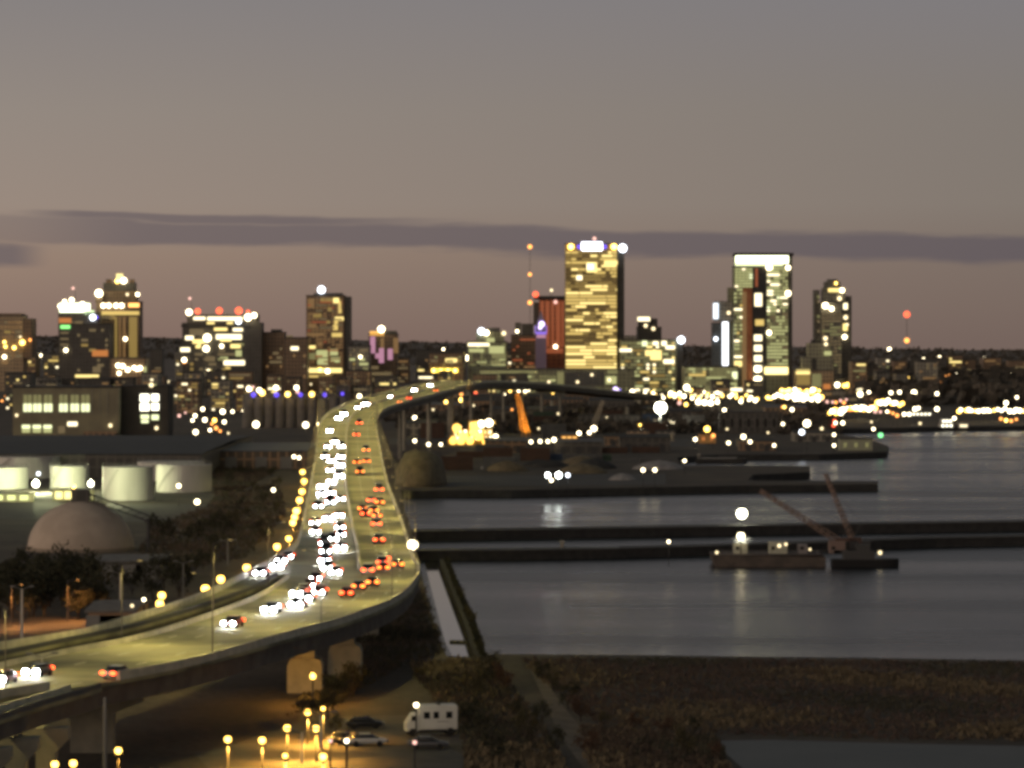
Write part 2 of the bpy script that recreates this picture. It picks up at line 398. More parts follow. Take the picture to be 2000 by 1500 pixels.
def asphalt():
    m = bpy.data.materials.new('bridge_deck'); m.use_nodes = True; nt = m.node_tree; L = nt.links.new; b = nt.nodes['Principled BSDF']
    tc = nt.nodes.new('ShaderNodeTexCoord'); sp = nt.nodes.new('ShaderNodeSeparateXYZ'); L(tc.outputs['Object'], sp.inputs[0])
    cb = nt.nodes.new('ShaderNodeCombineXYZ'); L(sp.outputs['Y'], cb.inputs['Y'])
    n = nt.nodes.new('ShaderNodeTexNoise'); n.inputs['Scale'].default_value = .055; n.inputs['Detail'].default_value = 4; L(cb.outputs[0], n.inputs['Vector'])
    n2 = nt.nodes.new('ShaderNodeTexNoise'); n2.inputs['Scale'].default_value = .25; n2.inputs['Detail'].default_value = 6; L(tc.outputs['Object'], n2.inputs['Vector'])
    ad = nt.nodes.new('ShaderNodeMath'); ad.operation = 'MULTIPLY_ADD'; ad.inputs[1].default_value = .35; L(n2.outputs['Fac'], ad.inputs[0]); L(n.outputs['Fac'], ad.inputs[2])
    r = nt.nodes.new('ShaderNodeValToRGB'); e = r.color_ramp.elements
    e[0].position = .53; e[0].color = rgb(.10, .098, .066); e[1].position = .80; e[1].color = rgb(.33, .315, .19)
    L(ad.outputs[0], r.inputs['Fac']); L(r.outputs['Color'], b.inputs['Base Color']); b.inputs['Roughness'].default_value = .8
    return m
M_DECK = asphalt(); M_PAR = mat('parapet_concrete', rgb(.55, .52, .42), rgb(.40, .38, .30), scale=.6)
M_GIRD = mat('girder_steel', rgb(.13, .115, .10), rgb(.085, .075, .068), scale=.4)
M_PAINT = mat('road_paint', rgb(.62, .60, .5), rough=.6)
def road_body(name, xl, xr, dd, parent, mats, z0, z1, inset=0):
    mb = MB()
    mb.rings([[(xl(d)+inset, d, zdeck(d)+z0), (xr(d)-inset, d, zdeck(d)+z0), (xr(d)-inset, d, zdeck(d)+z1), (xl(d)+inset, d, zdeck(d)+z1)] for d in dd])
    return mb.obj(name, mats, parent)
def wall_along(name, xf, dd, parent, m, w=.45, h=.95, off=0, z0=0.0):
    mb = MB(); rr = []
    for d in dd:
        s = (xf(d+1)-xf(d-1))/2; k = math.sqrt(1+s*s)*w/2; x = xf(d)+off; z = zdeck(d)+z0
        rr.append([(x-k, d, z), (x+k, d, z), (x+k*.6, d, z+h), (x-k*.6, d, z+h)])
    mb.rings(rr); return mb.obj(name, m, parent)
bridge = tag(link('highway_bridge', None, None, (0, 430, 0)), 'long elevated highway bridge full of traffic curving over the harbour', 'bridge')
bridge.location = (0, 0, 0)
DD = ds(345, 700, 60)+ds(706, 1300, 70)+ds(1310, 2450, 90)
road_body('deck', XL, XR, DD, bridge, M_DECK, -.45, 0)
road_body('girder', XL, XR, DD, bridge, M_GIRD, -2.6, -.452, .5)
dtip = D(566, 1121); dR0 = D(586, 1036); dO = D(167, 1341)
wall_along('parapet', XL, [d for d in DD if d < dtip-2], bridge, M_PAR, off=.25, h=.6)
wall_along('parapet', XL, [d for d in DD if d > dR0], bridge, M_PAR, off=.25)
wall_along('parapet', XR, [d for d in DD if d < D(0, 1393)-10] + [d for d in DD if d > dO+2], bridge, M_PAR, off=-.25) if False else wall_along('parapet', XR, [d for d in DD if d > dO+2], bridge, M_PAR, off=-.25)
wall_along('parapet', XR, [d for d in DD if d < dO-2], bridge, M_PAR, off=-.25)
MEDF = [(345, .52), (560, .52), (640, .53), (697, .50), (900, .455), (1310, .50), (2450, .5)]
XM = lambda d: XL(d)+(XR(d)-XL(d))*interp(d, MEDF)
wall_along('median_barrier', XM, [d for d in DD if d > 585], bridge, M_PAR, w=.6, h=.9)
mk = MB()
for fr in (1/3, 2/3):
    for side in (0, 1):
        d = 380
        while d < 1850:
            q = []
            for dd_ in (d, d+3.2):
                a, b = (XL(dd_), XM(dd_)) if side == 0 else (XM(dd_), XR(dd_))
                q.append((a+(b-a)*fr, dd_, zdeck(dd_)+.012))
            mk.quad((q[0][0]-.11, q[0][1], q[0][2]), (q[0][0]+.11, q[0][1], q[0][2]), (q[1][0]+.11, q[1][1], q[1][2]), (q[1][0]-.11, q[1][1], q[1][2]))
            d += 12
tag(mk.obj('lane_marking', M_PAINT, bridge), kind='stuff')
def pier(d, cx, hw, parent, z0=2.5, twin=False):
    zt = zdeck(d)-2.65; m = MB()
    if twin:
        for e in (-.62, .62): m.tube((cx+hw*e, d, z0-.5), (cx+hw*e, d, zt-1.4), .85, .75, 12)
        m.box(cx-hw, cx+hw, d-1, d+1, zt-1.4, zt); m.obj('pier', M_CONC, parent); return
    # hammerhead: flared cap on a stout stem
    m.hexa([(cx-hw*.42, d-1.3, z0-.5), (cx+hw*.42, d-1.3, z0-.5), (cx+hw*.42, d+1.3, z0-.5), (cx-hw*.42, d+1.3, z0-.5),
            (cx-hw*.42, d-1.3, zt-2.6), (cx+hw*.42, d-1.3, zt-2.6), (cx+hw*.42, d+1.3, zt-2.6), (cx-hw*.42, d+1.3, zt-2.6)])
    m.hexa([(cx-hw*.42, d-1.3, zt-2.6), (cx+hw*.42, d-1.3, zt-2.6), (cx+hw*.42, d+1.3, zt-2.6), (cx-hw*.42, d+1.3, zt-2.6),
            (cx-hw, d-1.3, zt-1.2), (cx+hw, d-1.3, zt-1.2), (cx+hw, d+1.3, zt-1.2), (cx-hw, d+1.3, zt-1.2)])
    m.box(cx-hw, cx+hw, d-1.3, d+1.3, zt-1.2, zt)
    m.obj('pier', M_CONC, parent)
for d in (375, 425): pier(d, (XL(d)+XR(d))/2, 6, bridge)
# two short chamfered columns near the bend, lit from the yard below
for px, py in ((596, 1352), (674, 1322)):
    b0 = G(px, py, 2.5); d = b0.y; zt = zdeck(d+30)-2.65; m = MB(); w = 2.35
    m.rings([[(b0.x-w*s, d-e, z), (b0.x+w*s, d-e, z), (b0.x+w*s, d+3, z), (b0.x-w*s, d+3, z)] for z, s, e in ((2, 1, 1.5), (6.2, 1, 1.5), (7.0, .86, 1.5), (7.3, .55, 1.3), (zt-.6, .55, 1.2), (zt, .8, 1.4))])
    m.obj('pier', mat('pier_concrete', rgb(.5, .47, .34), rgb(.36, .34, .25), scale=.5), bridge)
for d in list(range(590, 1250, 55))+list(range(1265, 2300, 115)):
    pier(d, (XL(d)+XR(d))/2, min(9, (XR(d)-XL(d))*.42), bridge, 2.5 if d < 1900 else 0, d > 760)
def ramp(name, label, L_, R_, d0, d1, wall_l, wall_r):
    r = tag(link(name, None), label, 'ramp'); xl = lambda d: smooth_interp(d, L_); xr = lambda d: smooth_interp(d, R_)
    dd = ds(d0, d1, 60)
    road_body('deck', xl, xr, dd, r, M_DECK, -.45, 0); road_body('girder', xl, xr, dd, r, M_GIRD, -2.2, -.452, .3)
    wall_along('parapet', xl, [d for d in dd if d < wall_l], r, M_PAR, off=.25)
    wall_along('parapet', xr, [d for d in dd if d < wall_r], r, M_DARKSTEEL, off=-.25, h=.55)  # dark parapet stands for the shaded gap between ramp and bridge
    for d in ds(d0+15, min(d1, wall_r)-15, 3): pier(d, (xl(d)+xr(d))/2, 2.4, r)
ramp('exit_ramp', 'narrow exit ramp peeling away west from the bridge beside the service road', R_LEFT, R_RIGHT, 375, dR0-3, 1e9, dtip-4)
ramp('entry_ramp', 'short entry ramp joining the lower edge of the bridge', O_LEFT, O_RIGHT, 345, dO-1, dO-6, 1e9)

# light poles on the bridge: slim mast, arm and a downward luminaire
PM = {}
def bridge_pole(d, side, k):
    if 'm' not in PM:
        m = MB(); m.tube((0, 0, 0), (0, 0, 9.0), .085, .05); PM['m'] = m.mesh('pole', M_GIRD)
        m = MB(); m.tube((0, 0, 8.9), (2.1, 0, 9.5), .05, .04); PM['a'] = m.mesh('arm', M_GIRD)
        m = MB(); m.rings([[(x, -w, z), (x, w, z), (x, w*.7, z+h), (x, -w*.7, z+h)] for x, w, z, h in ((1.8, .1, 9.4, .12), (2.1, .2, 9.4, .2), (2.6, .18, 9.42, .12))]); PM['h'] = m.mesh('lamp_head', M_GIRD)
        m = MB(); m.box(2.0, 2.45, -.12, .12, 9.38, 9.396); PM['l'] = m.mesh('lens', emit('sodium_lens', (1, .70, .2, 1), 3))
    x = XL(d)+.25 if side < 0 else XR(d)-.25
    o = tag(link('bridge_lamp', None, None, (x, d, zdeck(d)+.9), 0 if side < 0 else math.pi), None, 'street lamp', 'lamp posts along the bridge parapets')
    for kk, n in (('m', 'pole'), ('a', 'arm'), ('h', 'lamp_head')): link(n, PM[kk], o)
    link('lens', PM['l'], o)
    l = bpy.data.lights.new('bridge_lamp_light', 'SPOT'); l.energy = 8000; l.color = (1, .80, .25); l.spot_size = math.radians(150); l.spot_blend = .5; l.shadow_soft_size = .25
    link('bridge_lamp_light', l, o, (2.2, 0, 9.3))
    return o
for side in (-1, 1):
    nm = 'shore-side' if side < 0 else 'harbour-side'; d = 372 if side < 0 else 392; i = 1
    while d < 2440:
        if not (side < 0 and dtip-5 < d < dR0+5):
            bridge_pole(d, side, i)['label'] = f'slim bridge lamp post on the {nm} parapet, {nth(i)} from the near end'; i += 1
        d += 42 if d < 1300 else 48

# ------------------------------------------------------------------ buildings
CUBE = {}
def cube(m):
    if m.name not in CUBE:
        b = MB(); b.box(-.5, .5, -.5, .5, -.5, .5); CUBE[m.name] = b.mesh('pane_'+m.name, m)
    return CUBE[m.name]
W_TAN = facade_mat('tan_stone_facade', rgb(.45, .33, .19), rgb(.13, .10, .075))
W_BROWN = facade_mat('brown_brick_facade', rgb(.27, .17, .095), rgb(.07, .055, .04))
W_GREY = facade_mat('grey_concrete_facade', rgb(.28, .26, .21), rgb(.08, .078, .068))
W_DARK = facade_mat('dark_facade', rgb(.085, .078, .066), rgb(.04, .038, .034))
W_GOLD = facade_mat('gold_lit_office_facade', rgb(.45, .34, .13), rgb(.15, .12, .05), w=2.6, h=3.9, mortar=1.1)  # warm light on the tower put into a golden wall colour
W_GREEN = facade_mat('greenish_glass_facade', rgb(.30, .30, .18), rgb(.12, .125, .085), w=4, h=3.4, mortar=.7)
W_RUST = facade_mat('rust_red_facade', rgb(.5, .17, .075), rgb(.2, .07, .04), w=5, h=4, mortar=1.8)
W_BLUE = facade_mat('blue_grey_facade', rgb(.10, .115, .12), rgb(.05, .06, .065))
M_ROOF = mat('dark_roof', rgb(.03, .03, .03), rgb(.05, .048, .045), scale=.2)
class Bld:
    """A building from its silhouette at distance d; parts are placed by picture position on its front wall."""
    def __init__(s, name, label, cat, x0, x1, yt, d, wall, thick=35, short=None, roof=True, base=None, group=None, taper=0):
        s.d = d; X0, X1 = (x0-1000)/F*d, (x1-1000)/F*d; zt = H-(yt-HY)/F*d; zb = tz((X0+X1)/2, d)-1 if base is None else base
        s.o = Vector(((X0+X1)/2, d+thick/2, zb)); s.w = X1-X0; s.h = zt-zb; s.th = thick; s.n = 0; s.over = None
        m = MB(); w = s.w/2
        m.hexa([(-w, -thick/2, 0), (w, -thick/2, 0), (w, thick/2, 0), (-w, thick/2, 0)]+[(a*(1-taper), b, s.h) for a, b in ((-w, -thick/2), (w, -thick/2), (w, thick/2), (-w, thick/2))])
        s.root = tag(m.obj(name, wall, None, s.o), label, cat, group)
        if roof:
            r = MB(); r.box(-w-.3, w+.3, -thick/2-.3, thick/2+.3, s.h+.003, s.h+.9); r.obj('roof', M_ROOF, s.root)
        if short: mark((x0+x1)/2, (yt+min(760, HY+(H-zb)/d*F))/2, short)
    def loc(s, x, y, out=0):
        p = P(x, y, s.d); return Vector((p.x-s.o.x, -s.th/2-out, p.z-s.o.z))
    def rect(s, x0, y0, x1, y1, m, name='window', out=.25, dep=.5):
        a = s.loc(x0, y1); b = s.loc(x1, y0)
        return link(name, cube(WIN[m] if isinstance(m, int) else m), s.root, ((a.x+b.x)/2, -s.th/2-out+dep/2-.002, (a.z+b.z)/2), 0, (b.x-a.x, dep, b.z-a.z))
    def volume(s, name, x0, x1, y0, y1, m, y_in=None, y_out=None):
        """A block on or in front of the building (y_in.y_out = depth range in local metres)."""
        a = s.loc(x0, y1); b = s.loc(x1, y0); q = MB()
        q.box(a.x, b.x, -s.th/2 if y_in is None else y_in, s.th/2 if y_out is None else y_out, a.z, b.z)
        return q.obj(name, m, s.root)
    def lamp(s, x, y, r, c, name='roof_light', out=.5):
        q = MB(); rr = r*.72*s.d/F; q.ball((0, 0, 0), rr)
        k = (name, c, round(rr, 1))
        if k not in CUBE: CUBE[k] = q.mesh(name, lampmat(c), True)
        p = s.loc(x, y, out+rr*.5); return link(name, CUBE[k], s.root, p)
    def mast(s, x, y0, y1, w=.5, m=None):
        a = s.loc(x, y1); b = s.loc(x, y0); q = MB(); q.tube((a.x, 0, a.z), (b.x, 0, b.z), w, w*.5); return q.obj('antenna', m or M_DARKSTEEL, s.root)
    def grid(s, x0, y0, x1, y1, rows, cols, p, tints, wf=.72, hf=.55, run=.5, seed=0, most=100, fill=None, fp=.75):
        rr = random.Random(seed+int(x0*7+y0)); cw = (x1-x0)/cols; rh = (y1-y0)/rows; L_ = []
        for j in range(rows):
            i = 0
            while i < cols:
                if rr.random() < p:
                    n = 1
                    while i+n < cols and rr.random() < run: n += 1
                    L_.append((n, x0+(i+(1-wf)/2)*cw, y0+(j+(1-hf)/2)*rh, x0+(i+n-(1-wf)/2)*cw, y0+(j+(1+hf)/2)*rh, rr.choice(tints))); i += n
                i += 1
        L_.sort(key=lambda t: -t[0])
        for t in L_[:most]: s.rect(*t[1:])
        rest = L_[most:]
        if fill is not None:  # unlit cells get dim panes, added to lift the facade's glow
            for j in range(rows):
                for i in range(cols):
                    xc, yc = x0+(i+.5)*cw, y0+(j+.5)*rh
                    if rr.random() < fp and not any(t[1] < xc+cw*wf/2 and t[3] > xc-cw*wf/2 and t[2] < yc < t[4] for t in L_):
                        rest.append((1, xc-cw*wf/2, yc-rh*hf/2, xc+cw*wf/2, yc+rh*hf/2, fill))
        if rest:
            q = MB(); used = []
            for t in rest:
                a = s.loc(t[1], t[4]); b = s.loc(t[3], t[2])
                if t[5] not in used: used.append(t[5])
                q.box(a.x, b.x, -s.th/2-.25, -s.th/2+.2, a.z, b.z, used.index(t[5]))
            tag(q.obj('lit_windows_and_fill_panes', [WIN[i] for i in used], s.root), kind='stuff')
D0 = 3550
# far left, warm rounded block
b = Bld('apartment_block', 'tan apartment block with a curved shoulder at the left edge of the skyline', 'building', -40, 45, 617, D0, W_TAN, short='the tan block at the skyline edge')
b.volume('roof_step', 46, 62, 622, 700, W_BROWN); b.volume('penthouse', -10, 40, 612, 617, W_BROWN)
for x, y, r, c in ((9, 668, 4, 'y'), (11, 677, 4, 'y'), (44, 669, 7, 'y'), (28, 679, 5, 'y'), (59, 664, 4, 'o'), (40, 658, 3, 'd'), (9, 697, 5, 'w')): b.lamp(x, y, r, c, 'wall_light')
b.grid(0, 625, 44, 700, 8, 6, .25, [0, 1, 9], seed=3, fill=9)
b.rect(2, 700, 16, 712, 9, 'window')
# white-crowned tower
b = Bld('office_tower', 'dark office tower with a floodlit white crown and green corner light', 'tower', 114, 190, 612, D0-20, W_DARK, short='the white-crowned tower')
b.volume('crown', 116, 168, 592, 612, emit('crown_glow', (.93, 1, .66, 1), 3.0)); b.volume('crown_step', 165, 176, 606, 615, emit('crown_green', (.75, 1, .55, 1), 1.4))  # crown emits in place of floodlights shining on it
for x, y, r in ((118, 598, 5), (127, 589, 5), (141, 586, 6), (162, 594, 6), (147, 600, 6)): b.lamp(x, y, r, 'w', 'crown_light', 3)
b.lamp(182, 620, 8, 'W', 'sign_light', 2); b.lamp(190, 620, 4, 'b', 'sign_light', 2)
b.rect(115, 621, 139, 631, 7, 'sign'); b.rect(118, 635, 137, 642, emit('green_sign', (.3, 1, .25, 1), 1.5), 'sign')
b.mast(143, 566, 592, .35); b.lamp(143, 563, 4, 'p', 'beacon')
for y in (648, 660, 671, 683): b.rect(118, y, 134, y+4, 0)
b.rect(146, 627, 160, 634, 0); b.rect(200 - 45, 655, 168, 662, 0); b.lamp(129, 684, 5, 'w', 'wall_light')
b.grid(138, 625, 188, 700, 9, 8, .3, [0], seed=5)
b = Bld('office_block', 'squat dark block with an orange entrance sign between two lit towers', 'building', 140, 214, 634, D0-60, W_DARK, short='the squat dark block')
b.rect(180, 684, 211, 696, 7, 'sign'); b.grid(142, 640, 212, 728, 9, 9, .16, [0, 0, 1], seed=2); b.rect(147, 732, 193, 737, 3, 'window'); b.rect(181, 716, 197, 728, 0)
# gabled postmodern tower
b = Bld('office_tower', 'stepped brown tower with a yellow beacon at its gabled top', 'tower', 188, 272, 590, D0+30, W_BROWN, short='the stepped beacon tower')
b.volume('shaft_wing', 196, 265, 568, 591, W_BROWN, -10, 10); b.volume('gable', 199, 262, 552, 569, W_DARK, -7, 7); b.volume('shoulder', 186, 200, 572, 592, W_BROWN, -16, 16)
b.volume('gable', 204, 215, 545, 553, W_BROWN, -4, 4); b.volume('gable', 250, 259, 545, 553, W_BROWN, -4, 4); b.volume('spire_base', 224, 236, 534, 553, emit('spire_glow', (1, .8, .3, 1), 1.6), -3, 3)
b.lamp(228, 549, 6, 'y', 'beacon', -6); b.lamp(241, 548, 8, 'w', 'beacon', -5); b.lamp(194, 573, 10, 'w', 'floodlight', 2); b.lamp(249, 575, 4, 'd', 'floodlight'); b.lamp(269, 575, 5, 'w', 'floodlight')
for x in (202, 213, 227, 238): b.lamp(x, 597, 6, 'w', 'cornice_light', 1)
b.rect(251, 592, 272, 600, emit('orange_lantern', (1, .45, .12, 1), 2.6), 'window'); b.rect(198, 608, 272, 615, 2, 'cornice'); b.rect(214, 616, 224, 624, 1)
for x0, x1, m in ((224, 229, 1), (240, 245, 9), (252, 268, 1), (232, 236, 9)): b.rect(x0, 619, x1, 705, m, 'window_strip')
b.lamp(245, 662, 5, 'w', 'wall_light'); b.rect(188, 618, 220, 622, 0)
b = Bld('hotel_block', 'low hall with a row of white entrance lamps under the beacon tower', 'building', 215, 285, 700, D0-120, W_BROWN, short='the low hall under the beacon tower')
for x, y, r in ((231, 714, 6), (240, 715, 6), (250, 722, 6), (233, 729, 5), (262, 718, 5), (274, 719, 6), (268, 721, 5)): b.lamp(x, y, r, 'w', 'entrance_light')
b.rect(281, 716, 286, 730, 5)
# banded office with red roof lights
b = Bld('office_tower', 'wide dark office block with bands of lit floors and red roof lights', 'tower', 356, 480, 632, D0, W_DARK, short='the red-lit office block')
b.volume('wing_or_dark_side', 480.3, 511, 630, 765, W_DARK); b.volume('penthouse', 364, 503, 614, 632, W_DARK, -12, 12); b.volume('roof_slab', 354, 490, 633.5, 639, M_ROOF, -18.5, 18.2)
b.rect(379, 619, 402, 625, 4, out=6); b.rect(406, 619, 474, 626, 4, out=6); b.rect(405, 629, 420, 633, 3, out=6); b.rect(444, 629, 456, 633, 3, out=6); b.lamp(467, 628, 7, 'W', 'roof_light', 6)
for x, y, r, c in ((370, 610, 8, 'w'), (387, 608, 8, 'r'), (429, 607, 9, 'r'), (467, 607, 10, 'r'), (485, 609, 5, 'r'), (485, 620, 9, 'w'), (497, 616, 7, 'w')): b.lamp(x, y, r, c, 'roof_light', 3)
b.mast(371, 586, 614, .25); b.lamp(371, 583, 4, 'p', 'beacon')
for x0, y0, x1, y1, m in ((418, 640, 444, 646, 3), (455, 641, 474, 647, 4), (370, 642, 398, 655, 0), (422, 653, 472, 663, 4), (430, 661, 452, 667, 3), (362, 656, 378, 664, 4), (376, 663, 400, 671, 3), (386, 664, 392, 680, 3), (450, 672, 470, 680, 3), (352.5, 679, 371, 687, 4), (382, 674, 392, 680, 3), (428, 681, 440, 687, 0), (460, 684, 472, 696, 5), (437, 704, 478, 713, 4), (402, 696, 420, 706, 0), (430, 697, 445, 703, 5), (404, 722, 414, 732, 3), (424, 733, 440, 742, 2), (440, 716, 450, 721, 2)): b.rect(x0, y0, x1, y1, m)
b.lamp(405, 660, 10, 'w', 'wall_light'); b.lamp(403, 681, 8, 'w', 'wall_light'); b.lamp(433, 676, 5, 'w', 'wall_light'); b.lamp(360, 703, 6, 'w', 'wall_light'); b.lamp(360, 707, 4, 'o', 'wall_light'); b.lamp(407, 726, 6, 'w', 'wall_light'); b.lamp(432, 731, 6, 'w', 'wall_light')
b.grid(370, 668, 478, 745, 8, 12, .2, [0, 0, 14, 1], seed=9)
b = Bld('apartment_block', 'dark brown block with a small rooftop box beside the red-lit office block', 'building', 508, 555, 650, D0+20, W_BROWN, short='the dark brown block')
b.volume('penthouse', 528, 548, 643, 650.5, W_DARK, -9, 9); b.grid(512, 660, 552, 720, 7, 6, .2, [0, 9], seed=4)
b = Bld('office_block', 'low block with one bright upper window beside the tall brown slab', 'building', 556, 600, 660, D0-40, W_BROWN, short='the low block by the brown slab')
b.rect(568, 677, 583, 684, 4); b.rect(560, 655, 572, 660, 0); b.grid(558, 690, 598, 740, 5, 6, .22, [9, 0], seed=6)
# brown slab
b = Bld('apartment_tower', 'tall brown flat-topped slab tower with scattered lit flats and a white roof light', 'tower', 598, 672, 578, D0+10, W_BROWN, short='the tall brown slab tower')
b.volume('wing_or_dark_side', 672.3, 684, 579, 735, W_DARK, -15, 17); b.volume('penthouse', 612, 668, 572, 578, W_DARK, -9, 9); b.lamp(628, 566, 10, 'W', 'roof_light')  # right-hand face beside the lit front, its shade put into the wall material
for x0, y0, x1, y1, m in ((601, 583, 614, 600, 9), (604, 586, 612, 590, 1), (626, 582, 652, 592, 1), (651, 582, 662, 592, 3), (661, 588, 666, 606, 2), (661, 604, 667, 612, 2), (640, 600, 648, 608, 1), (612, 612, 628, 620, 1), (654, 619, 671, 626, 3), (653, 625, 660, 644, 2), (637, 626, 645, 632, 1), (650, 635, 660, 645, 2), (603, 632, 618, 640, 9), (648, 650, 668, 658, 2), (600, 650, 632, 656, 9), (622, 668, 630, 676, 9), (602, 675, 616, 681, 3), (644, 682, 660, 694, 5), (618, 684, 640, 698, 5), (603, 690, 616, 702, 14), (646, 698, 664, 708, 5), (620, 700, 640, 712, 5)): b.rect(x0, y0, x1, y1, m)
b.grid(600, 582, 670, 715, 24, 9, .35, [9, 9, 0, 12], seed=12, most=70, fill=9)
b.rect(604, 719, 668, 728, 3, 'window'); b.lamp(600, 724, 6, 'w', 'wall_light'); b.lamp(625, 722, 5, 'y', 'wall_light'); b.lamp(640, 725, 6, 'w', 'wall_light'); b.rect(600, 733, 648, 737, 2)
b = Bld('office_block', 'pale lit low block between the brown slab and the pink-lit columns', 'building', 680, 722, 676, D0-30, W_GREY, short='the pale low block')
b.grid(682, 680, 720, 742, 7, 6, .4, [5, 14, 0, 1], seed=7); b.lamp(704, 697, 4, 'w', 'wall_light')
b = Bld('theatre', 'dark theatre with tall columns lit pink and an orange cornice', 'building', 720, 776, 653, D0+40, W_BROWN, short='the pink-lit columns')
b.volume('fly_tower', 736, 774, 646, 653.5, W_DARK, -8, 8); b.rect(722, 647, 750, 655, emit('orange_cornice', (1, .5, .1, 1), 1.4), 'cornice'); b.lamp(745, 643, 9, 'w', 'roof_light')
for x0, y0, y1 in ((723, 657, 690), (740, 680, 709), (757, 681, 703), (733, 690, 700), (768, 660, 690)): b.rect(x0, y0, x0+10, y1, 10 if y1 > 695 or x0 < 730 else 9, 'column')  # columns glow in place of pink light on them
b.rect(743, 660, 750, 680, 9, 'column'); b.grid(724, 712, 774, 760, 4, 6, .12, [0], seed=3)
b = Bld('warehouse', 'low flat building with a bright yellow window band behind the bridge crest', 'building', 838, 905, 690, D0-60, W_BROWN, short='the yellow-banded building')
b.rect(843, 719, 895, 728, emit('yellow_band', (1, .72, .08, 1), 1.8), 'window_band'); b.rect(870, 700, 893, 708, 3, 'window'); b.grid(840, 694, 902, 716, 3, 8, .35, [14, 0, 1], seed=8)
for x in (847, 861, 875, 889): b.lamp(x, 724, 5, 'y', 'wall_light')
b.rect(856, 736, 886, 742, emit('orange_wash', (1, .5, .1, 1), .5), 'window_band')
b = Bld('office_block', 'stepped pale green office with lit bands and a white roof lamp', 'building', 914, 990, 668, D0, W_GREEN, short='the pale green office')
b.volume('upper_floors', 930, 985, 648, 668.3, W_GREEN, -9, 9); b.volume('penthouse', 950, 976, 640, 648.3, W_DARK, -6, 6); b.lamp(940, 647, 9, 'W', 'roof_light', -8); b.lamp(950, 650, 7, 'w', 'roof_light', -8); b.lamp(984, 651, 6, 'd', 'roof_light', -8)
for x0, y0, x1, y1, m in ((914, 670, 955, 676, 4), (938, 671, 956, 676, 6), (916, 681, 945, 688, 5), (950, 660, 966, 668, 5), (955, 676, 985, 690, 5), (960, 690, 988, 700, 14), (958, 704, 980, 712, 14)): b.rect(x0, y0, x1, y1, m, out=.4)
b.grid(916, 670, 988, 715, 9, 10, .35, [14, 5, 0], seed=2, fill=14, fp=.5)
b = Bld('office_block', 'dark brown block with two rooftop boxes beside the violet-lit tower', 'building', 998, 1060, 655, D0+60, W_BROWN, short='the dark block by the violet tower')
b.volume('penthouse', 1006, 1018, 630, 655.3, W_DARK, -6, 6); b.volume('penthouse', 1019, 1042, 632, 655.3, W_DARK, -8, 8); b.lamp(1010, 647, 4, 'w', 'wall_light', -8); b.grid(1000, 660, 1058, 720, 9, 8, .3, [9, 9, 0, 12, 1], seed=5)
b = Bld('clock_tower', 'slender old tower lit violet and white with a pointed top', 'tower', 1046, 1067, 648, D0+20, mat('violet_lit_stone', rgb(.25, .2, .3)), thick=7, short='the violet-lit tower', roof=False)  # violet light put into the stone tint and the glowing belfry bands
q = MB(); w = b.w/2; q.rings([[(-w*s_, -w*s_, b.h+z), (w*s_, -w*s_, b.h+z), (w*s_, w*s_, b.h+z), (-w*s_, w*s_, b.h+z)] for s_, z in ((.95, 0), (.9, 6), (.6, 10), (.12, 20))]); q.obj('spire', mat('spire_copper', rgb(.22, .2, .26)), b.root)
b.rect(1045, 636, 1068, 650, 11, 'belfry', out=1.0); b.lamp(1058, 633, 8, 'v', 'spire_light', 1); b.lamp(1055, 640, 5, 'v', 'spire_light', 1); b.rect(1048, 654, 1066, 660, 10, 'belfry'); b.rect(1047, 649.5, 1067, 653, 11, 'belfry')
# rust tower with overhanging roof
b = Bld('office_tower', 'rust-red lit tower with an overhanging black roof beside the gold office tower', 'tower', 1053, 1110, 585, D0+120, W_RUST, short='the rust-red tower')
b.volume('roof_slab', 1043, 1112, 578, 584.5, M_ROOF, -20, 20); b.volume('wing_or_dark_side', 1042, 1052.7, 590, 635, W_DARK, -8, 8)
for x0, x1 in ((1056, 1062), (1066, 1073), (1077, 1082), (1086, 1094), (1097, 1101)): b.rect(x0, 588, x1, 677, 12, 'window_strip')
b.lamp(1085, 590, 5, 'p', 'roof_light'); b.lamp(1046, 575, 8, 'r', 'roof_light', 4); b.lamp(1077, 567, 4, 'd', 'roof_light'); b.mast(1077, 566, 578, .3)
b.lamp(1085, 677, 5, 'w', 'wall_light'); b.rect(1062, 680, 1100, 690, 12)
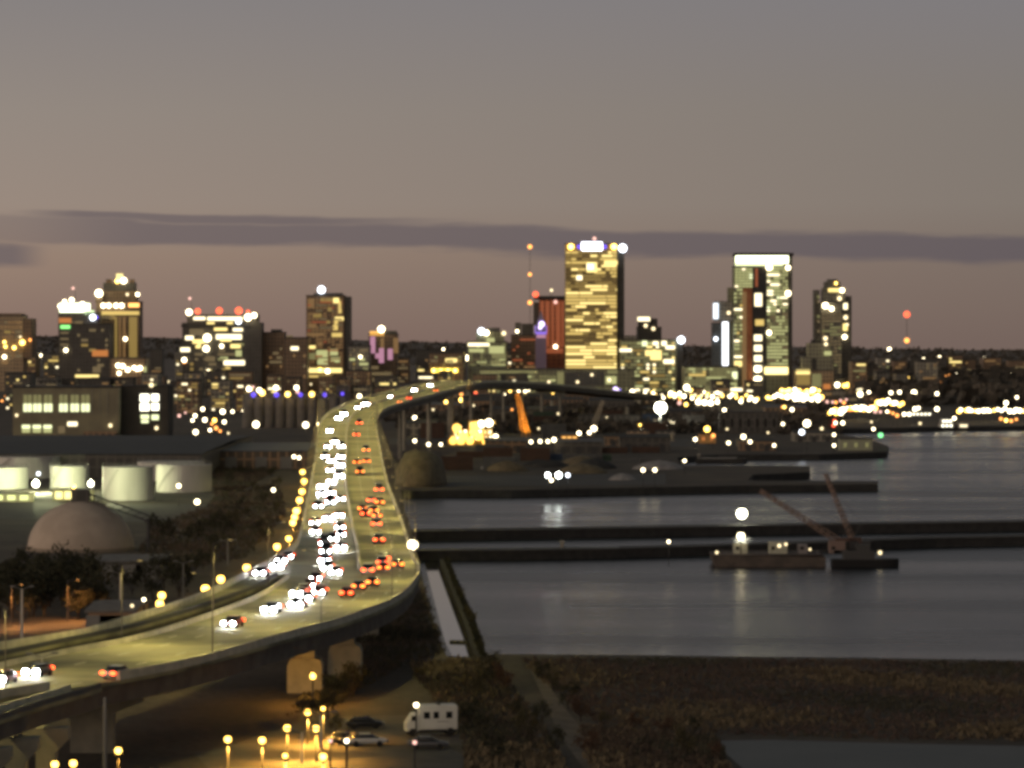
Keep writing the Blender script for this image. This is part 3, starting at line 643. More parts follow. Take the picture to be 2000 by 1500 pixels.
# gold tower
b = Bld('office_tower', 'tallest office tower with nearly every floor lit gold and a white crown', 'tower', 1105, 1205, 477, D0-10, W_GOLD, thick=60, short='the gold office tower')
b.volume('wing_or_dark_side', 1205.3, 1220, 480, 765, W_DARK, -22, 26)  # tower's right side, in a darker facade than the front
b.rect(1136, 473, 1176, 489, emit('crown_sign', (.86, .87, 1, 1), 7), 'sign', out=1.0); b.lamp(1131, 482, 6, 'b', 'sign_light', 1); b.lamp(1181, 482, 6, 'b', 'sign_light', 1); b.lamp(1115, 482, 8, 'y', 'roof_light'); b.lamp(1199, 482, 8, 'y', 'roof_light'); b.lamp(1216, 485, 11, 'W', 'roof_light', 1); b.mast(1161, 469, 477, .4); b.lamp(1161, 466, 5, 'p', 'beacon')
rows = 36; rr = random.Random(21)
spec = []
for j in range(rows):
    y = 491+j*6.6
    lit = .55
    if 540 <= y <= 553 : lit = .12
    if 484 <= y < 540: lit = .5
    if 565 <= y <= 592: lit = .95
    if 672 <= y <= 690 or 700 <= y <= 722: lit = 1
    if 692 <= y < 700 or 655 <= y < 668: lit = .3
    x = 1105
    while x < 1204:
        wd = rr.choice([7, 10, 14, 22, 34]) if lit < .9 else rr.choice([26, 40, 52])
        x1 = min(1204.5, x+wd)
        if rr.random() < lit: spec.append((x+.4, y, x1-.4, y+4.3, rr.choice([1, 2, 2, 2, 3, 3] if lit < .9 else [2, 3, 3, 2])))
        elif rr.random() < .55: spec.append((x+.4, y, x1-.4, y+4.3, 1))  # unlit runs get a dim pane so the wall glows gold
        x = x1+.6
spec.sort(key=lambda t: -(t[2]-t[0])-(100 if t[4] > 1 else 0))
for t in spec[:96]: b.rect(*t)
q = MB(); used = []
for t in spec[96:]:
    a = b.loc(t[0], t[3]); c_ = b.loc(t[2], t[1])
    if t[4] not in used: used.append(t[4])
    q.box(a.x, c_.x, -b.th/2-.25, -b.th/2+.2, a.z, c_.z, used.index(t[4]))
tag(q.obj('lit_windows_and_fill_panes', [WIN[i] for i in used], b.root), kind='stuff')
for t in ((1146, 512, 1166, 532, 3), (1180, 509, 1206, 517, 3), (1146, 515, 1160, 527, 4), (1126, 538, 1137, 547, 4)): b.rect(*t, out=.4)
# office right of it
b = Bld('office_block', 'broad office block full of small yellow lit windows with a lamp on its corner', 'building', 1212, 1322, 664, D0-40, W_GREEN, thick=45, short='the broad yellow-windowed office')
b.volume('wing_or_dark_side', 1322.3, 1334, 668, 770, W_DARK, -18, 20); b.lamp(1330, 664, 10, 'W', 'roof_light', 2); b.volume('penthouse', 1222, 1244, 655, 664.3, W_GREY, -12, 12)
b.grid(1213, 667, 1318, 765, 14, 17, .42, [3, 2, 5, 5, 4, 14, 1], wf=.85, hf=.6, run=.45, seed=31, most=98, fill=14)
for t in ((1254, 666, 1264, 676, 6), (1275, 667, 1286, 674, 4), (1292, 666, 1302, 675, 4), (1300, 675, 1318, 682, 4), (1260, 684, 1292, 695, 3), (1270, 695, 1292, 703, 3), (1296, 702, 1317, 710, 4), (1210.5, 681, 1234, 687, 4)): b.rect(*t, out=.4)
b = Bld('office_block', 'small dark rooftop tower with one white lit floor behind the broad office', 'building', 1245, 1292, 640, D0+160, W_DARK, short='the small dark tower behind the broad office')
b.volume('penthouse', 1247, 1272, 617, 640.3, W_DARK, -9, 9); b.volume('penthouse', 1273, 1285, 622, 640.3, W_DARK, -8, 8); b.rect(1246, 619, 1270, 627, 4, out=-8); b.lamp(1261, 636, 5, 'd', 'wall_light'); b.lamp(1276, 642, 5, 'd', 'wall_light')
# long low terminal behind the bridge
b = Bld('terminal_building', 'long grey-green low building with a pale roof line behind the bridge deck', 'building', 935, 1240, 722, D0-130, W_GREEN, thick=50, short='the long grey-green building')
b.rect(938, 724, 1050, 730, 14, 'cornice'); b.rect(1088, 726, 1101, 758, 14, 'pilaster'); b.rect(1104, 727, 1180, 753, mat('dark_glazing', rgb(.03, .035, .035), rough=.2), 'glazing')
b.grid(938, 732, 1086, 768, 5, 22, .35, [14, 14, 5, 0], seed=4, most=60, fill=14); b.grid(1102, 755, 1238, 772, 2, 24, .8, [14], wf=.6, seed=8, most=30)
for x, y, r, c in ((983, 749, 6, 'd'), (1010, 750, 7, 'd'), (1042, 749, 4, 'd'), (1072, 746, 4, 'd'), (1128, 746, 4, 'd'), (1156, 732, 4, 'd'), (1190, 742, 5, 'd')): b.lamp(x, y, r, c, 'wall_light')
b.rect(1183, 735, 1204, 750, 5); b.rect(1186, 722.5, 1206, 730, 14)
b = Bld('office_block', 'low glass block glowing pale yellow left of the white-crowned flats', 'building', 1336, 1442, 716, D0-100, W_GREEN, thick=45, short='the glowing low glass block')
b.grid(1338, 718, 1440, 764, 8, 15, .6, [5, 5, 14, 2, 14], wf=.85, hf=.7, seed=14, most=90, fill=14); b.lamp(1341, 757, 8, 'w', 'wall_light'); b.rect(1412, 758, 1450, 764, 4); b.rect(1430, 726, 1440, 740, 6)
for x, y in ((1362, 765), (1373, 766), (1390, 768), (1400, 772)): b.lamp(x, y, 5, 'w', 'wall_light')
# slim blue tower
b = Bld('office_tower', 'slim blue-grey tower edged by vertical strips of white light', 'tower', 1391, 1409, 632, D0-20, W_BLUE, thick=16, short='the slim blue-grey tower')
b.volume('wing_or_dark_side', 1409.3, 1424, 628, 765, W_BLUE, -6, 12); b.volume('upper_floors', 1396, 1432, 588, 627.6, W_GREY, -4, 14); b.rect(1393, 592, 1403, 623, 8, 'light_strip', out=1.5); b.rect(1411, 629, 1422, 716, emit('white_strip', (.95, .97, 1, 1), 3.2), 'light_strip', out=1.0); b.lamp(1398, 662, 5, 'W', 'wall_light'); b.lamp(1423, 611, 5, 'd', 'wall_light')
# residential tower
b = Bld('apartment_tower', 'tall apartment tower with a glowing white crown band under a flat black roof', 'tower', 1434, 1540, 521, D0-30, W_GREEN, thick=34, short='the white-banded apartment tower')
b.volume('crown', 1437, 1540, 500, 521.3, W_GREEN, -15, 16); b.volume('roof_slab', 1435, 1550, 494, 499.7, M_ROOF, -19, 19); b.volume('wing_or_dark_side', 1540.3, 1548, 500, 765, W_DARK, -14, 17)
b.rect(1437, 499.8, 1540, 514, emit('crown_band', (.97, 1, .62, 1), 5), 'window_band', out=-1.4); b.rect(1436, 513, 1530, 520, 6, 'window_band', out=-1.2)
b.volume('service_core', 1451, 1469, 562, 770, mat('rust_brick', rgb(.42, .17, .075), rgb(.3, .11, .05), scale=.2), -18.3, 0); b.rect(1449.5, 570, 1458, 765, 9, 'pilaster', out=1.5)
b.volume('stair_core', 1470, 1497, 524, 770, M_ROOF, -17.6, 0); b.rect(1475, 524, 1480, 560, 12, 'pilaster', out=.9)
for y in (660, 680, 700, 720, 741): b.rect(1473, y-6, 1488, y+6, 4, out=.9)
b.rect(1474, 573, 1488, 598, 4, out=.9); b.rect(1475, 624, 1492, 636, 2, out=.9); b.lamp(1479, 742, 9, 'w', 'wall_light', 1.5); b.lamp(1479, 721, 8, 'w', 'wall_light', 1.5)
b.grid(1435, 523, 1470, 562, 7, 5, .6, [6, 5, 4, 5], wf=.85, hf=.6, seed=40, most=30, fill=5); b.grid(1433.5, 562, 1450, 716, 20, 3, .45, [5, 14, 4, 14, 2], wf=.85, seed=41, most=30, fill=5)
b.grid(1498, 521, 1523, 610, 14, 4, .75, [6, 5, 5, 4], wf=.85, hf=.65, seed=42, most=40, fill=5); b.grid(1498, 610, 1539, 714, 16, 7, .5, [14, 5, 14, 0, 5], wf=.85, hf=.6, seed=43, most=60, fill=5); b.grid(1523, 521, 1539, 610, 14, 3, .4, [14, 5, 4], seed=44, most=20, fill=5)
b.rect(1493, 717, 1539, 731, emit('podium_glow', (1, .78, .3, 1), 2.6), 'window_band', out=.6); b.lamp(1539, 523, 6, 'w', 'wall_light'); b.lamp(1539, 573, 7, 'w', 'wall_light'); b.lamp(1502, 522, 8, 'w', 'wall_light'); b.lamp(1502, 650, 6, 'w', 'wall_light'); b.rect(1434, 705, 1449, 716, 3, out=.5)
b.volume('annex', 1424, 1450, 561, 716, W_GREEN, 0, 14)
# stepped twin tower
b = Bld('apartment_tower', 'grey tower with a rounded stepped crown and yellow-lit top floor', 'tower', 1603, 1645, 592, D0+40, W_GREY, thick=30, short='the rounded grey tower')
b.volume('upper_floors', 1608, 1652, 562, 592.3, W_GREY, -12, 12); b.volume('crown', 1612, 1643, 550, 562.3, W_GREY, -8, 8); b.volume('crown', 1618, 1638, 545, 550.3, W_GREY, -5, 5); b.volume('wing_or_dark_side', 1645.3, 1664, 578, 740, W_DARK, -11, 13); b.volume('wing_or_dark_side', 1592, 1602.7, 566, 700, W_GREY, -4, 14)
b.rect(1618, 563, 1650, 570, 3, out=-2.5); b.lamp(1645, 567, 6, 'w', 'roof_light', -2); b.lamp(1634, 553, 4, 'y', 'roof_light', -8); b.lamp(1612, 597, 8, 'w', 'wall_light'); b.lamp(1624, 603, 6, 'w', 'wall_light'); b.rect(1648, 592, 1656, 604, 4, out=-3.5); b.rect(1647, 632, 1656, 646, 3, out=-3.5); b.lamp(1650, 658, 6, 'w', 'wall_light', -3); b.lamp(1655, 634, 4, 'd', 'wall_light', -3); b.lamp(1652, 620, 6, 'd', 'wall_light', -3); b.lamp(1640, 583, 6, 'd', 'wall_light', -3)
b.grid(1604, 610, 1644, 730, 18, 5, .3, [14, 0, 0], seed=50, most=40, fill=0); b.grid(1595, 575, 1602, 690, 12, 1, .5, [14, 0], seed=51)
# deco stepped building
b = Bld('office_block', 'pale stepped old office building lit yellow along its lowest storeys', 'building', 1555, 1628, 725, D0-60, W_TAN, thick=40, short='the pale stepped building')
mg = facade_mat('pale_green_stone', rgb(.30, .29, .20), rgb(.09, .09, .07))
b.volume('setback', 1568, 1626, 697, 725.3, mg, -17, 17); b.volume('setback', 1580, 1624, 670, 697.3, mg, -14, 14); b.volume('setback', 1588, 1606, 664, 670.3, M_ROOF, -9, 9)
b.rect(1555, 722, 1582, 731, 3, 'cornice'); b.rect(1556, 732, 1582, 752, 1, 'window_strip'); b.rect(1586, 730, 1604, 756, 14, 'window_strip'); b.lamp(1612, 661, 6, 'd', 'wall_light'); b.lamp(1613, 672, 5, 'd', 'wall_light'); b.rect(1610, 686, 1624, 694, 5, out=-2); b.rect(1586, 700, 1594, 722, M_ROOF, 'window', out=-2); b.rect(1608, 750, 1622, 764, 7)
# lakeside pavilion
b = Bld('pavilion', 'white-banded lakeside pavilion with a grey pyramid roof', 'pavilion', 1888, 1952, 771, 3150, mat('pavilion_white', rgb(.6, .58, .56)), thick=30, short='the white pavilion', roof=False)
b.rect(1888, 774, 1957, 785, emit('pavilion_band', (1, .9, .93, 1), 3.2), 'light_band', out=.5)
q = MB(); a = b.loc(1896, 771); c_ = b.loc(1940, 771); t_ = b.loc(1912, 748); q.rings([[(a.x, -14, a.z), (c_.x, -14, a.z), (c_.x, 14, a.z), (a.x, 14, a.z)], [(t_.x-1, -1, t_.z), (t_.x+1, -1, t_.z), (t_.x+1, 1, t_.z), (t_.x-1, 1, t_.z)]]); q.obj('roof', mat('pavilion_roof', rgb(.33, .30, .30)), b.root)
b.volume('annex', 1872, 1887.5, 762, 785, mat('pavilion_white', rgb(.6, .58, .56)), -8, 8); b.volume('base', 1884, 1966, 786, 795, W_BROWN, -17, 14)
# mill with tall lit windows, tower house, silos
b = Bld('mill_building', 'old mill with six tall lit windows in a row above smaller ones', 'factory', 25, 232, 758, 1840, mat('mill_brick', rgb(.24, .22, .14), rgb(.18, .16, .11), scale=.15), thick=40, short='the mill with tall windows')
for x in (54, 73, 94, 124, 146, 167):
    b.rect(x-8, 771, x+8, 788, 14, out=.15); b.rect(x-8, 788.5, x+8, 804, 6, out=.2); b.rect(x-9.5, 769, x+9.5, 770.6, M_CONC, 'lintel'); b.rect(x-9.5, 804.5, x+9.5, 806.5, M_CONC, 'sill'); b.rect(x-.5, 771, x+.5, 804, M_DARKSTEEL, 'mullion', out=.32)
for x in (51, 72, 93): b.rect(x-8, 830, x+8, 837, 6); b.rect(x-8, 838, x+8, 845, 5)
b.rect(114, 832, 127, 846, 0); b.rect(132, 824, 151, 832, 4); b.volume('annex', 165, 229, 842, 856, W_BROWN, -24, -20.2); b.lamp(216, 831, 5, 'd', 'wall_light'); b.lamp(33, 811, 4, 'd', 'wall_light')
for x in (180, 195, 210): b.rect(x-.8, 762, x+.8, 810, M_CONC, 'pilaster')
b = Bld('mill_building', 'dark mill tower with two columns of square lit windows', 'factory', 234, 328, 756, 1850, mat('mill_dark_brick', rgb(.065, .06, .048), rgb(.05, .045, .038), scale=.2), thick=30, short='the dark mill tower')
for y in (770, 788): b.rect(274, y, 291, y+14, 13); b.rect(296, y, 310, y+13, 13)
b.rect(275, 810, 291, 818, 6); b.rect(276, 820, 290, 826, 6); b.rect(296, 810, 310, 820, 6); b.lamp(306, 836, 5, 'd', 'wall_light'); b.lamp(296, 752, 6, 'd', 'roof_light'); b.rect(288, 750.5, 304, 756, 5, 'skylight', out=-4)
for y in (784.3, 802.5): b.rect(272, y, 312, y+1.6, M_CONC, 'sill', out=.15)
ge = tag(link('grain_elevator', None, None, P(580, 836, 2056)), 'row of tall concrete grain silos crowned with blue and yellow floodlights', 'silo'); mark(580, 800, 'the grain silos')
go = ge.location.copy(); M_SILO = mat('silo_concrete', rgb(.15, .14, .12), rgb(.10, .095, .085), scale=.3)
sm = MB(); sm.lathe([(3.0, -1), (3.0, 16.6), (2.4, 17.0)], 20); sm = sm.mesh('silo', M_SILO, False)
for i in range(10): link('silo', sm, ge, ((i-4.6)*6.05, 3, 0))
hd = MB(); hd.box(-30, 30, 4, 8, 17.05, 19.5); hd.box(22, 29, 3, 9, 19.5, 24); hd.obj('headhouse', W_DARK, ge)
for x, y, r, c in ((486, 760, 6, 'w'), (495, 771, 7, 'b'), (512, 767, 8, 'y'), (506, 762, 6, 'w'), (540, 771, 7, 'b'), (539, 757, 6, 'w'), (562, 770, 7, 'y'), (579, 757, 6, 'w'), (581, 765, 5, 'p'), (587, 771, 6, 'b'), (609, 770, 7, 'y'), (634, 771, 6, 'b'), (669, 769, 5, 'b'), (494, 756, 4, 'p')):
    p = P(x, y, 2052)-go; q = MB(); q.ball((0, 0, 0), r*.72*2050/F); q.obj('floodlight', lampmat(c), ge, (p.x, p.y, max(p.z, 17.4)), True)

# mast and beacons
def mast(x, d, yt, lights, label, short, w=1.0):
    base = tz((x-1000)/F*d, d); p = P(x, yt, d); hgt = p.z-base
    o = tag(link('radio_mast', None, None, (p.x, d, base)), label, 'mast'); m = MB()
    for a in range(3):
        t = a*2*math.pi/3; m.tube((w*math.cos(t), w*math.sin(t), 0), (w*.35*math.cos(t), w*.35*math.sin(t), hgt), .12, .08, 5)
    n = max(6, int(hgt/6))
    for k in range(n):
        z0, z1 = hgt*k/n, hgt*(k+1)/n; f0, f1 = w*(1-.65*k/n), w*(1-.65*(k+1)/n)
        for a in range(3):
            t, u = a*2*math.pi/3, (a+1)*2*math.pi/3; m.tube((f0*math.cos(t), f0*math.sin(t), z0), (f1*math.cos(u), f1*math.sin(u), z1), .06, n=4)
    m.obj('lattice', M_DARKSTEEL, o)
    for y, r, c in lights:
        q = MB(); q.ball((0, 0, 0), r*.72*d/F); q.obj('beacon', lampmat(c), o, (0, -.6, H-(y-HY)/F*d-base), True)
    mark(x, yt, short)
mast(1035, 4200, 480, [(482, 6, 'o'), (536, 5, 'o'), (591, 6, 'o')], 'thin lattice mast with three small orange beacons beside the rust-red tower', 'the three-beacon mast')
mast(1771, 4800, 612, [(614, 9, 'r'), (665, 7, 'o')], 'thin radio mast with two red beacons over the dark wooded shore', 'the red-beacon mast')

# ordinary blocks of the city, each a building of its own
def overlaps(x0, x1, used):
    return any(x0 < b_ and a_ < x1 for a_, b_ in used)
FW = [W_DARK, W_DARK, W_BROWN, W_GREY, W_BROWN]; FN = ['dark', 'dark', 'brown', 'grey', 'brown']
def filler(rng_x, d, y_lo, y_hi, n, wmin, wmax, seed, lit=.5):
    rr = random.Random(seed); used = []; k = 0
    for _ in range(n*6):
        if k >= n: break
        w = rr.uniform(wmin, wmax); x = rr.uniform(*rng_x); dd = d+rr.uniform(-60, 60)
        yb = HY+(H-2.5)/dd*F if dd < 3500 else None
        if overlaps(x, x+w, used): continue
        used.append((x-2, x+w+2)); yt = rr.uniform(y_lo, y_hi); i = rr.randrange(5)
        b = Bld('city_block', None, 'building', x, x+w, yt, dd, FW[i], thick=rr.uniform(18, 34))
        yb = HY+(H-tz(b.o.x, dd))/dd*F
        n0 = len(b.root.children)
        rows = max(1, int((yb-yt-3)/6)); cols = max(2, int(w/7))
        b.grid(x+2, yt+3, x+w-2, yb-1, rows, cols, .30+.25*lit, [0, 0, 1, 9, 14, 2, 3, 4] if rr.random() < lit else [0, 9], seed=seed*31+k, most=22)
        if rr.random() < .4: 
            pw = w*rr.uniform(.2, .45); px = x+rr.uniform(0, w-pw); b.volume('penthouse', px, px+pw, yt-rr.uniform(2, 5), yt+.3, W_DARK, -5, 5)
        nw = len([c for c in b.root.children if c.name.startswith('window')])
        wl = 'unlit' if nw == 0 else 'sparsely lit' if nw < 4 else 'patchily lit'
        wd = 'wide' if w > (wmin+wmax)/2 else 'narrow'
        later(b.root, x+w/2, (yt+yb)/2, f'{wd} {FN[i]} {wl} block', 'building', 'low city blocks around the towers'); k += 1
filler((20, 1000), 3950, 682, 700, 22, 22, 55, 101)
filler((0, 1010), 3250, 722, 742, 22, 24, 60, 102)
filler((0, 340), 2600, 728, 748, 7, 30, 60, 103, .4)
filler((330, 480), 2500, 742, 770, 4, 28, 44, 104, .6)
filler((640, 900), 2900, 738, 758, 7, 22, 44, 105, .3)
filler((1320, 1640), 3300, 742, 764, 8, 22, 50, 106, .8)
filler((1640, 1830), 3400, 705, 745, 8, 18, 40, 107, .3)
filler((1560, 1720), 2900, 765, 782, 5, 22, 44, 108, .6)
filler((1700, 2030), 4600, 694, 706, 9, 22, 48, 109, .3)
filler((1180, 1330), 2750, 776, 790, 4, 24, 44, 110, .5)

# ------------------------------------------------------------------ industrial shore (west of the bridge)
def xw(x, d): return (x-1000)/F*d
def zy(y, d): return H-(y-HY)/F*d
def shed(name, label, cat, x0, x1, y_back, y_front, z, wall, roofm, ridge=1.5, door=True):
    df = F*(H-z)/(y_front-HY); db = F*(H-z)/(y_back-HY); X0, X1 = xw(x0, df), xw(x1, df); cy_ = (df+db)/2
    o = tag(link(name, None, None, ((X0+X1)/2, cy_, 2.5)), label, cat); w = (X1-X0)/2; l = (db-df)/2; h = z-2.5
    m = MB(); m.box(-w, w, -l, l, -.5, h); m.obj('wall', wall, o)
    r = MB(); r.rings([[(-w-.5, y, h+e), (w+.5, y, h+e), (w+.5, y, h+e+.35), (-w-.5, y, h+e+.35)] for y, e in ((-l-.5, .003), (0, ridge), (l+.5, .003))]); r.obj('roof', roofm, o)
    if door:
        for k in (-.5, .1, .6):
            q = MB(); q.box(k*w-2.2, k*w+2.2, -l-.12, -l+.1, 0, min(4.5, h-.5)); q.obj('door', M_STEEL, o)
    mark((x0+x1)/2, (y_back+y_front)/2, 'the '+label.split(' beside')[0].split(' behind')[0].split(' under')[0].split(' with')[0]); return o
M_SLATE = mat('slate_roof', rgb(.045, .052, .055), rgb(.032, .037, .04), scale=.15)
shed('warehouse', 'very long dark slate-roofed warehouse behind the white storage tanks', 'warehouse', -260, 392, 852, 888, 10.5, W_DARK, M_SLATE, 1.0)
shed('warehouse', 'grey flat-roofed warehouse beside the bridge under two white lamps', 'warehouse', 402, 598, 866, 882, 9, W_BROWN, mat('grey_roof', rgb(.14, .145, .15), rgb(.10, .105, .11), scale=.2), .2)
shed('shed', 'small pale-roofed shed at the orange lit lane behind the exit ramp', 'shed', 172, 262, 1176, 1196, 6.5, W_BROWN, mat('pale_shed_roof', rgb(.17, .16, .14), rgb(.12, .11, .1), scale=.4), .6)
shed('shed', 'low grey roofed shed in the dark yard below the dome', 'shed', 186, 312, 1086, 1098, 6, W_DARK, mat('grey_tin_roof', rgb(.15, .15, .145), rgb(.09, .09, .088), scale=.5), .3)
M_TANK = mat('white_tank_paint', rgb(.62, .61, .56), rgb(.45, .44, .40), scale=.12, stretch=(1, 1, .25), rough=.6)
def tank(label, short, x0, x1, yt, yb, dome=.5):
    d = F*47.5/(yb-HY); r = (x1-x0)/2*d/F; d += r; c = (x0+x1)/2; h = zy(yt, d)-2.5
    o = tag(link('storage_tank', None, None, (xw(c, d), d, 2.5)), label, 'tank'); m = MB(); m.lathe([(r, -.3), (r, h)], 40); m.obj('wall', M_TANK, o)
    m = MB(); m.lathe([(r+.12, h+.003), (r+.12, h+.25), (r*.5, h+dome*.8), (.2, h+dome)], 40); m.obj('roof', M_TANK, o)
    m = MB()
    for i in range(14):
        a = math.pi*1.15+i*.06; m.box(r*math.cos(a)*1.02-.5, r*math.cos(a)*1.02+.5, r*math.sin(a)*1.03-.4, r*math.sin(a)*1.03+.4, h*i/14, h*i/14+.18)
    m.obj('stair', M_STEEL, o)
    m = MB(); n = 24
    for i in range(n):
        a, b_ = 2*math.pi*i/n, 2*math.pi*(i+1)/n
        m.tube(((r)*math.cos(a), r*math.sin(a), h+1.2), (r*math.cos(b_), r*math.sin(b_), h+1.2), .05, n=4); m.tube((r*math.cos(a), r*math.sin(a), h+.2), (r*math.cos(a), r*math.sin(a), h+1.2), .05, n=4)
    m.obj('railing', M_STEEL, o); mark(c, (yt+yb)/2, short)
tank('round white tank streaked with rust standing in front of the others', 'the streaked tank', 200, 300, 913, 978)
tank('broad white tank with a lamp on its wall nearest the bridge', 'the tank nearest the bridge', 305, 414, 909, 962)
tank('wide low white tank half hidden behind two smaller ones', 'the half hidden tank', 268, 400, 903, 940)
tank('small white tank between two bright yard lamps', 'the small tank between yard lamps', 98, 174, 912, 955)
tank('brightly yellow-lit tank cut by the edge of the view', 'the yellow-lit tank', -70, 56, 914, 956)
tank('large pale flat tank standing behind the yellow-lit one', 'the pale flat tank', -20, 118, 893, 935, .2)
# dome
dm = G(158, 1080); dd = dm.y+12; r = 104*dd/F; hd_ = zy(978, dd)-2.5
o = tag(link('storage_dome', None, None, (xw(158, dd), dd, 2.5)), 'big brown-grey storage dome in the dark yard with a conveyor on top', 'dome'); mark(158, 1030, 'the storage dome')
m = MB(); m.lathe([(r, -.5)]+[(r*math.cos(a), hd_*math.sin(a)*1.0) for a in [i*math.pi/2/16 for i in range(16)]]+[(.3, hd_)], 48)
m.obj('shell', mat('dome_concrete', rgb(.44, .365, .295), rgb(.36, .30, .24), scale=.25), o, smooth=True)
m = MB(); m.lathe([(r+.3, -.4), (r+.3, .8), (r-.2, .8)], 48); m.obj('ring_wall', mat('dome_ring', rgb(.22, .18, .14)), o)
m = MB(); m.box(-2, 2, -2, 2, hd_-.6, hd_+2.6); m.obj('headhouse', W_DARK, o)
pA = Vector((0, 0, hd_+1.6)); pB = P(290, 1012, dd-8)-o.location
m = MB(); v = pB-pA; n = 9
for k in range(n):
    a, b_ = pA+v*k/n, pA+v*(k+1)/n
    for dz in (-.7, .7):
        for dy in (-.8, .8): m.tube(a+Vector((0, dy, dz)), b_+Vector((0, dy, dz)), .1, n=5)
    for dy in (-.8, .8): m.tube(a+Vector((0, dy, -.7)), b_+Vector((0, dy, .7)), .07, n=4)
m.hexa([pA+Vector((0, -.7, .75)), pB+Vector((0, -.7, .75)), pB+Vector((0, .7, .75)), pA+Vector((0, .7, .75))]+[q+Vector((0, 0, .12)) for q in (pA+Vector((0, -.7, .75)), pB+Vector((0, -.7, .75)), pB+Vector((0, .7, .75)), pA+Vector((0, .7, .75)))])
m.tube((pB.x, pB.y, -1), (pB.x, pB.y, pB.z), .35); m.obj('conveyor', M_DARKSTEEL, o)
# lit loading wall beside the small tank, lit bund wall
p = G(142, 977); o = tag(link('loading_bay', None, None, p), 'long low yellow-lit loading bay between the tanks and the dome', 'building'); mark(142, 968, 'the yellow-lit loading bay')
m = MB(); m.box(-6, 6, 0, 5, 0, 3.2); m.obj('wall', mat('bay_wall', rgb(.5, .48, .3)), o); m = MB(); m.box(-6.4, 6.4, -1.2, 5.4, 3.203, 3.5); m.obj('canopy', M_STEEL, o)
for k in range(4): q = MB(); q.box(-5.2+k*2.8, -3.2+k*2.8, -.15, .05, .5, 2.6); q.obj('door', emit('bay_light', (1, .85, .3, 1), 2.2), o)
p = G(-5, 980); o = tag(link('pump_house', None, None, p), 'flat yellow-lit pump house below the brightest tank', 'building')
m = MB(); m.box(-10, 10.5, 0, 4, 0, 2.4); m.obj('wall', mat('bay_wall', rgb(.5, .48, .3)), o); m = MB(); m.box(-10.3, 10.8, -.3, 4.3, 2.403, 2.7); m.obj('roof', M_STEEL, o)
for k in range(5): q = MB(); q.box(-8.5+k*3.8, -6+k*3.8, -.12, .05, .5, 2.0); q.obj('window', emit('pump_light', (.95, 1, .4, 1), 1.3), o)
# stockpile by the dock
p = G(815, 952); o = None; m = MB(); rr = random.Random(5); n = 28
rings = []
for s_, z in ((1.0, -.5), (1.0, 1.5), (.93, 5), (.82, 8.2), (.62, 10.4), (.3, 11.4), (.02, 11.6)):
    rings.append([(8.6*s_*math.cos(2*math.pi*i/n)*(1+rr.uniform(-.05, .05)), 22*s_*math.sin(2*math.pi*i/n), z+rr.uniform(-.3, .3)*(z > 1)) for i in range(n)])
m.rings(rings); tag(m.obj('stockpile', mat('gravel_heap', rgb(.17, .135, .08), rgb(.11, .088, .052), scale=.5, bump=.5), None, (p.x+.6, p.y+23, 2.5), True), 'rounded brown stockpile on the dock beside the bridge', 'stockpile'); mark(815, 920, 'the brown stockpile')

# ------------------------------------------------------------------ jetties, breakwaters, harbour
def jetty(name, label, cat, px, z, width, m, cap=None, zb=-3):
    """A long low wall following picture points of its near top edge."""
    c = [G(x, y, z) for x, y in px]; mb = MB(); rr = []
    for i, p in enumerate(c):
        t = (c[min(i+1, len(c)-1)]-c[max(i-1, 0)]).normalized(); nrm = Vector((-t.y, t.x, 0))
        if nrm.y < 0 and abs(t.y) < .7: nrm = -nrm
        q = p+nrm*width; rr.append([(p.x, p.y, zb), (q.x, q.y, zb), (q.x, q.y, z), (p.x, p.y, z)])
    mb.rings(rr); o = tag(link(name, None), label, cat); mb.obj('wall', m, o)
    if cap:
        mb = MB(); old = rr; rr = []
        for r_ in old:
            a, b_ = Vector(r_[3]), Vector(r_[2]); e = (b_-a).normalized()*.3; a -= e; b_ += e; rr.append([(a.x, a.y, z+.004), (b_.x, b_.y, z+.004), (b_.x, b_.y, z+.35), (a.x, a.y, z+.35)])
        mb.rings(rr); mb.obj('cap', cap, o)
    mark(*px[len(px)//2], 'the '+name.replace('_', ' ') if False else short_of.get(label, 'the '+name)); return o
short_of = {}
M_JET = mat('jetty_stone', rgb(.035, .033, .032), rgb(.018, .018, .018), scale=.6)
L1 = 'long dark outer breakwater wall crossing the harbour behind the crane barge'; short_of[L1] = 'the outer breakwater'
jetty('breakwater', L1, 'breakwater', [(800, 1040), (1200, 1034), (1600, 1027), (2150, 1019)], 2.2, 9, M_JET, mat('breakwater_cap', rgb(.06, .058, .055), rgb(.035, .035, .035), scale=.5))
L2 = 'dark inner breakwater nearer the crane barge, below the outer one'; short_of[L2] = 'the inner breakwater'
jetty('breakwater', L2, 'breakwater', [(806, 1078), (1000, 1077), (1200, 1074), (1380, 1069), (1600, 1062), (1830, 1053), (2150, 1047)], 2.0, 7, M_JET, MATS['breakwater_cap'])
L3 = 'dark bushy jetty wall separating the narrow side channel from the bay'; short_of[L3] = 'the bushy jetty'
jetty('jetty', L3, 'jetty', [(952, 1283), (928, 1212), (905, 1160), (876, 1092)], 1.5, 2.1, mat('jetty_dark', rgb(.014, .013, .012), rgb(.02, .018, .016), scale=.6))
# bollards and sheet piles along the near quay edge
# floating boom in the channel
m = MB(); a, b_ = G(879, 1254, .05), G(912, 1255, .05); m.tube(a, b_, .35); tag(m.obj('floating_boom', M_DARKSTEEL), 'dark floating boom across the mouth of the side channel', 'boom')

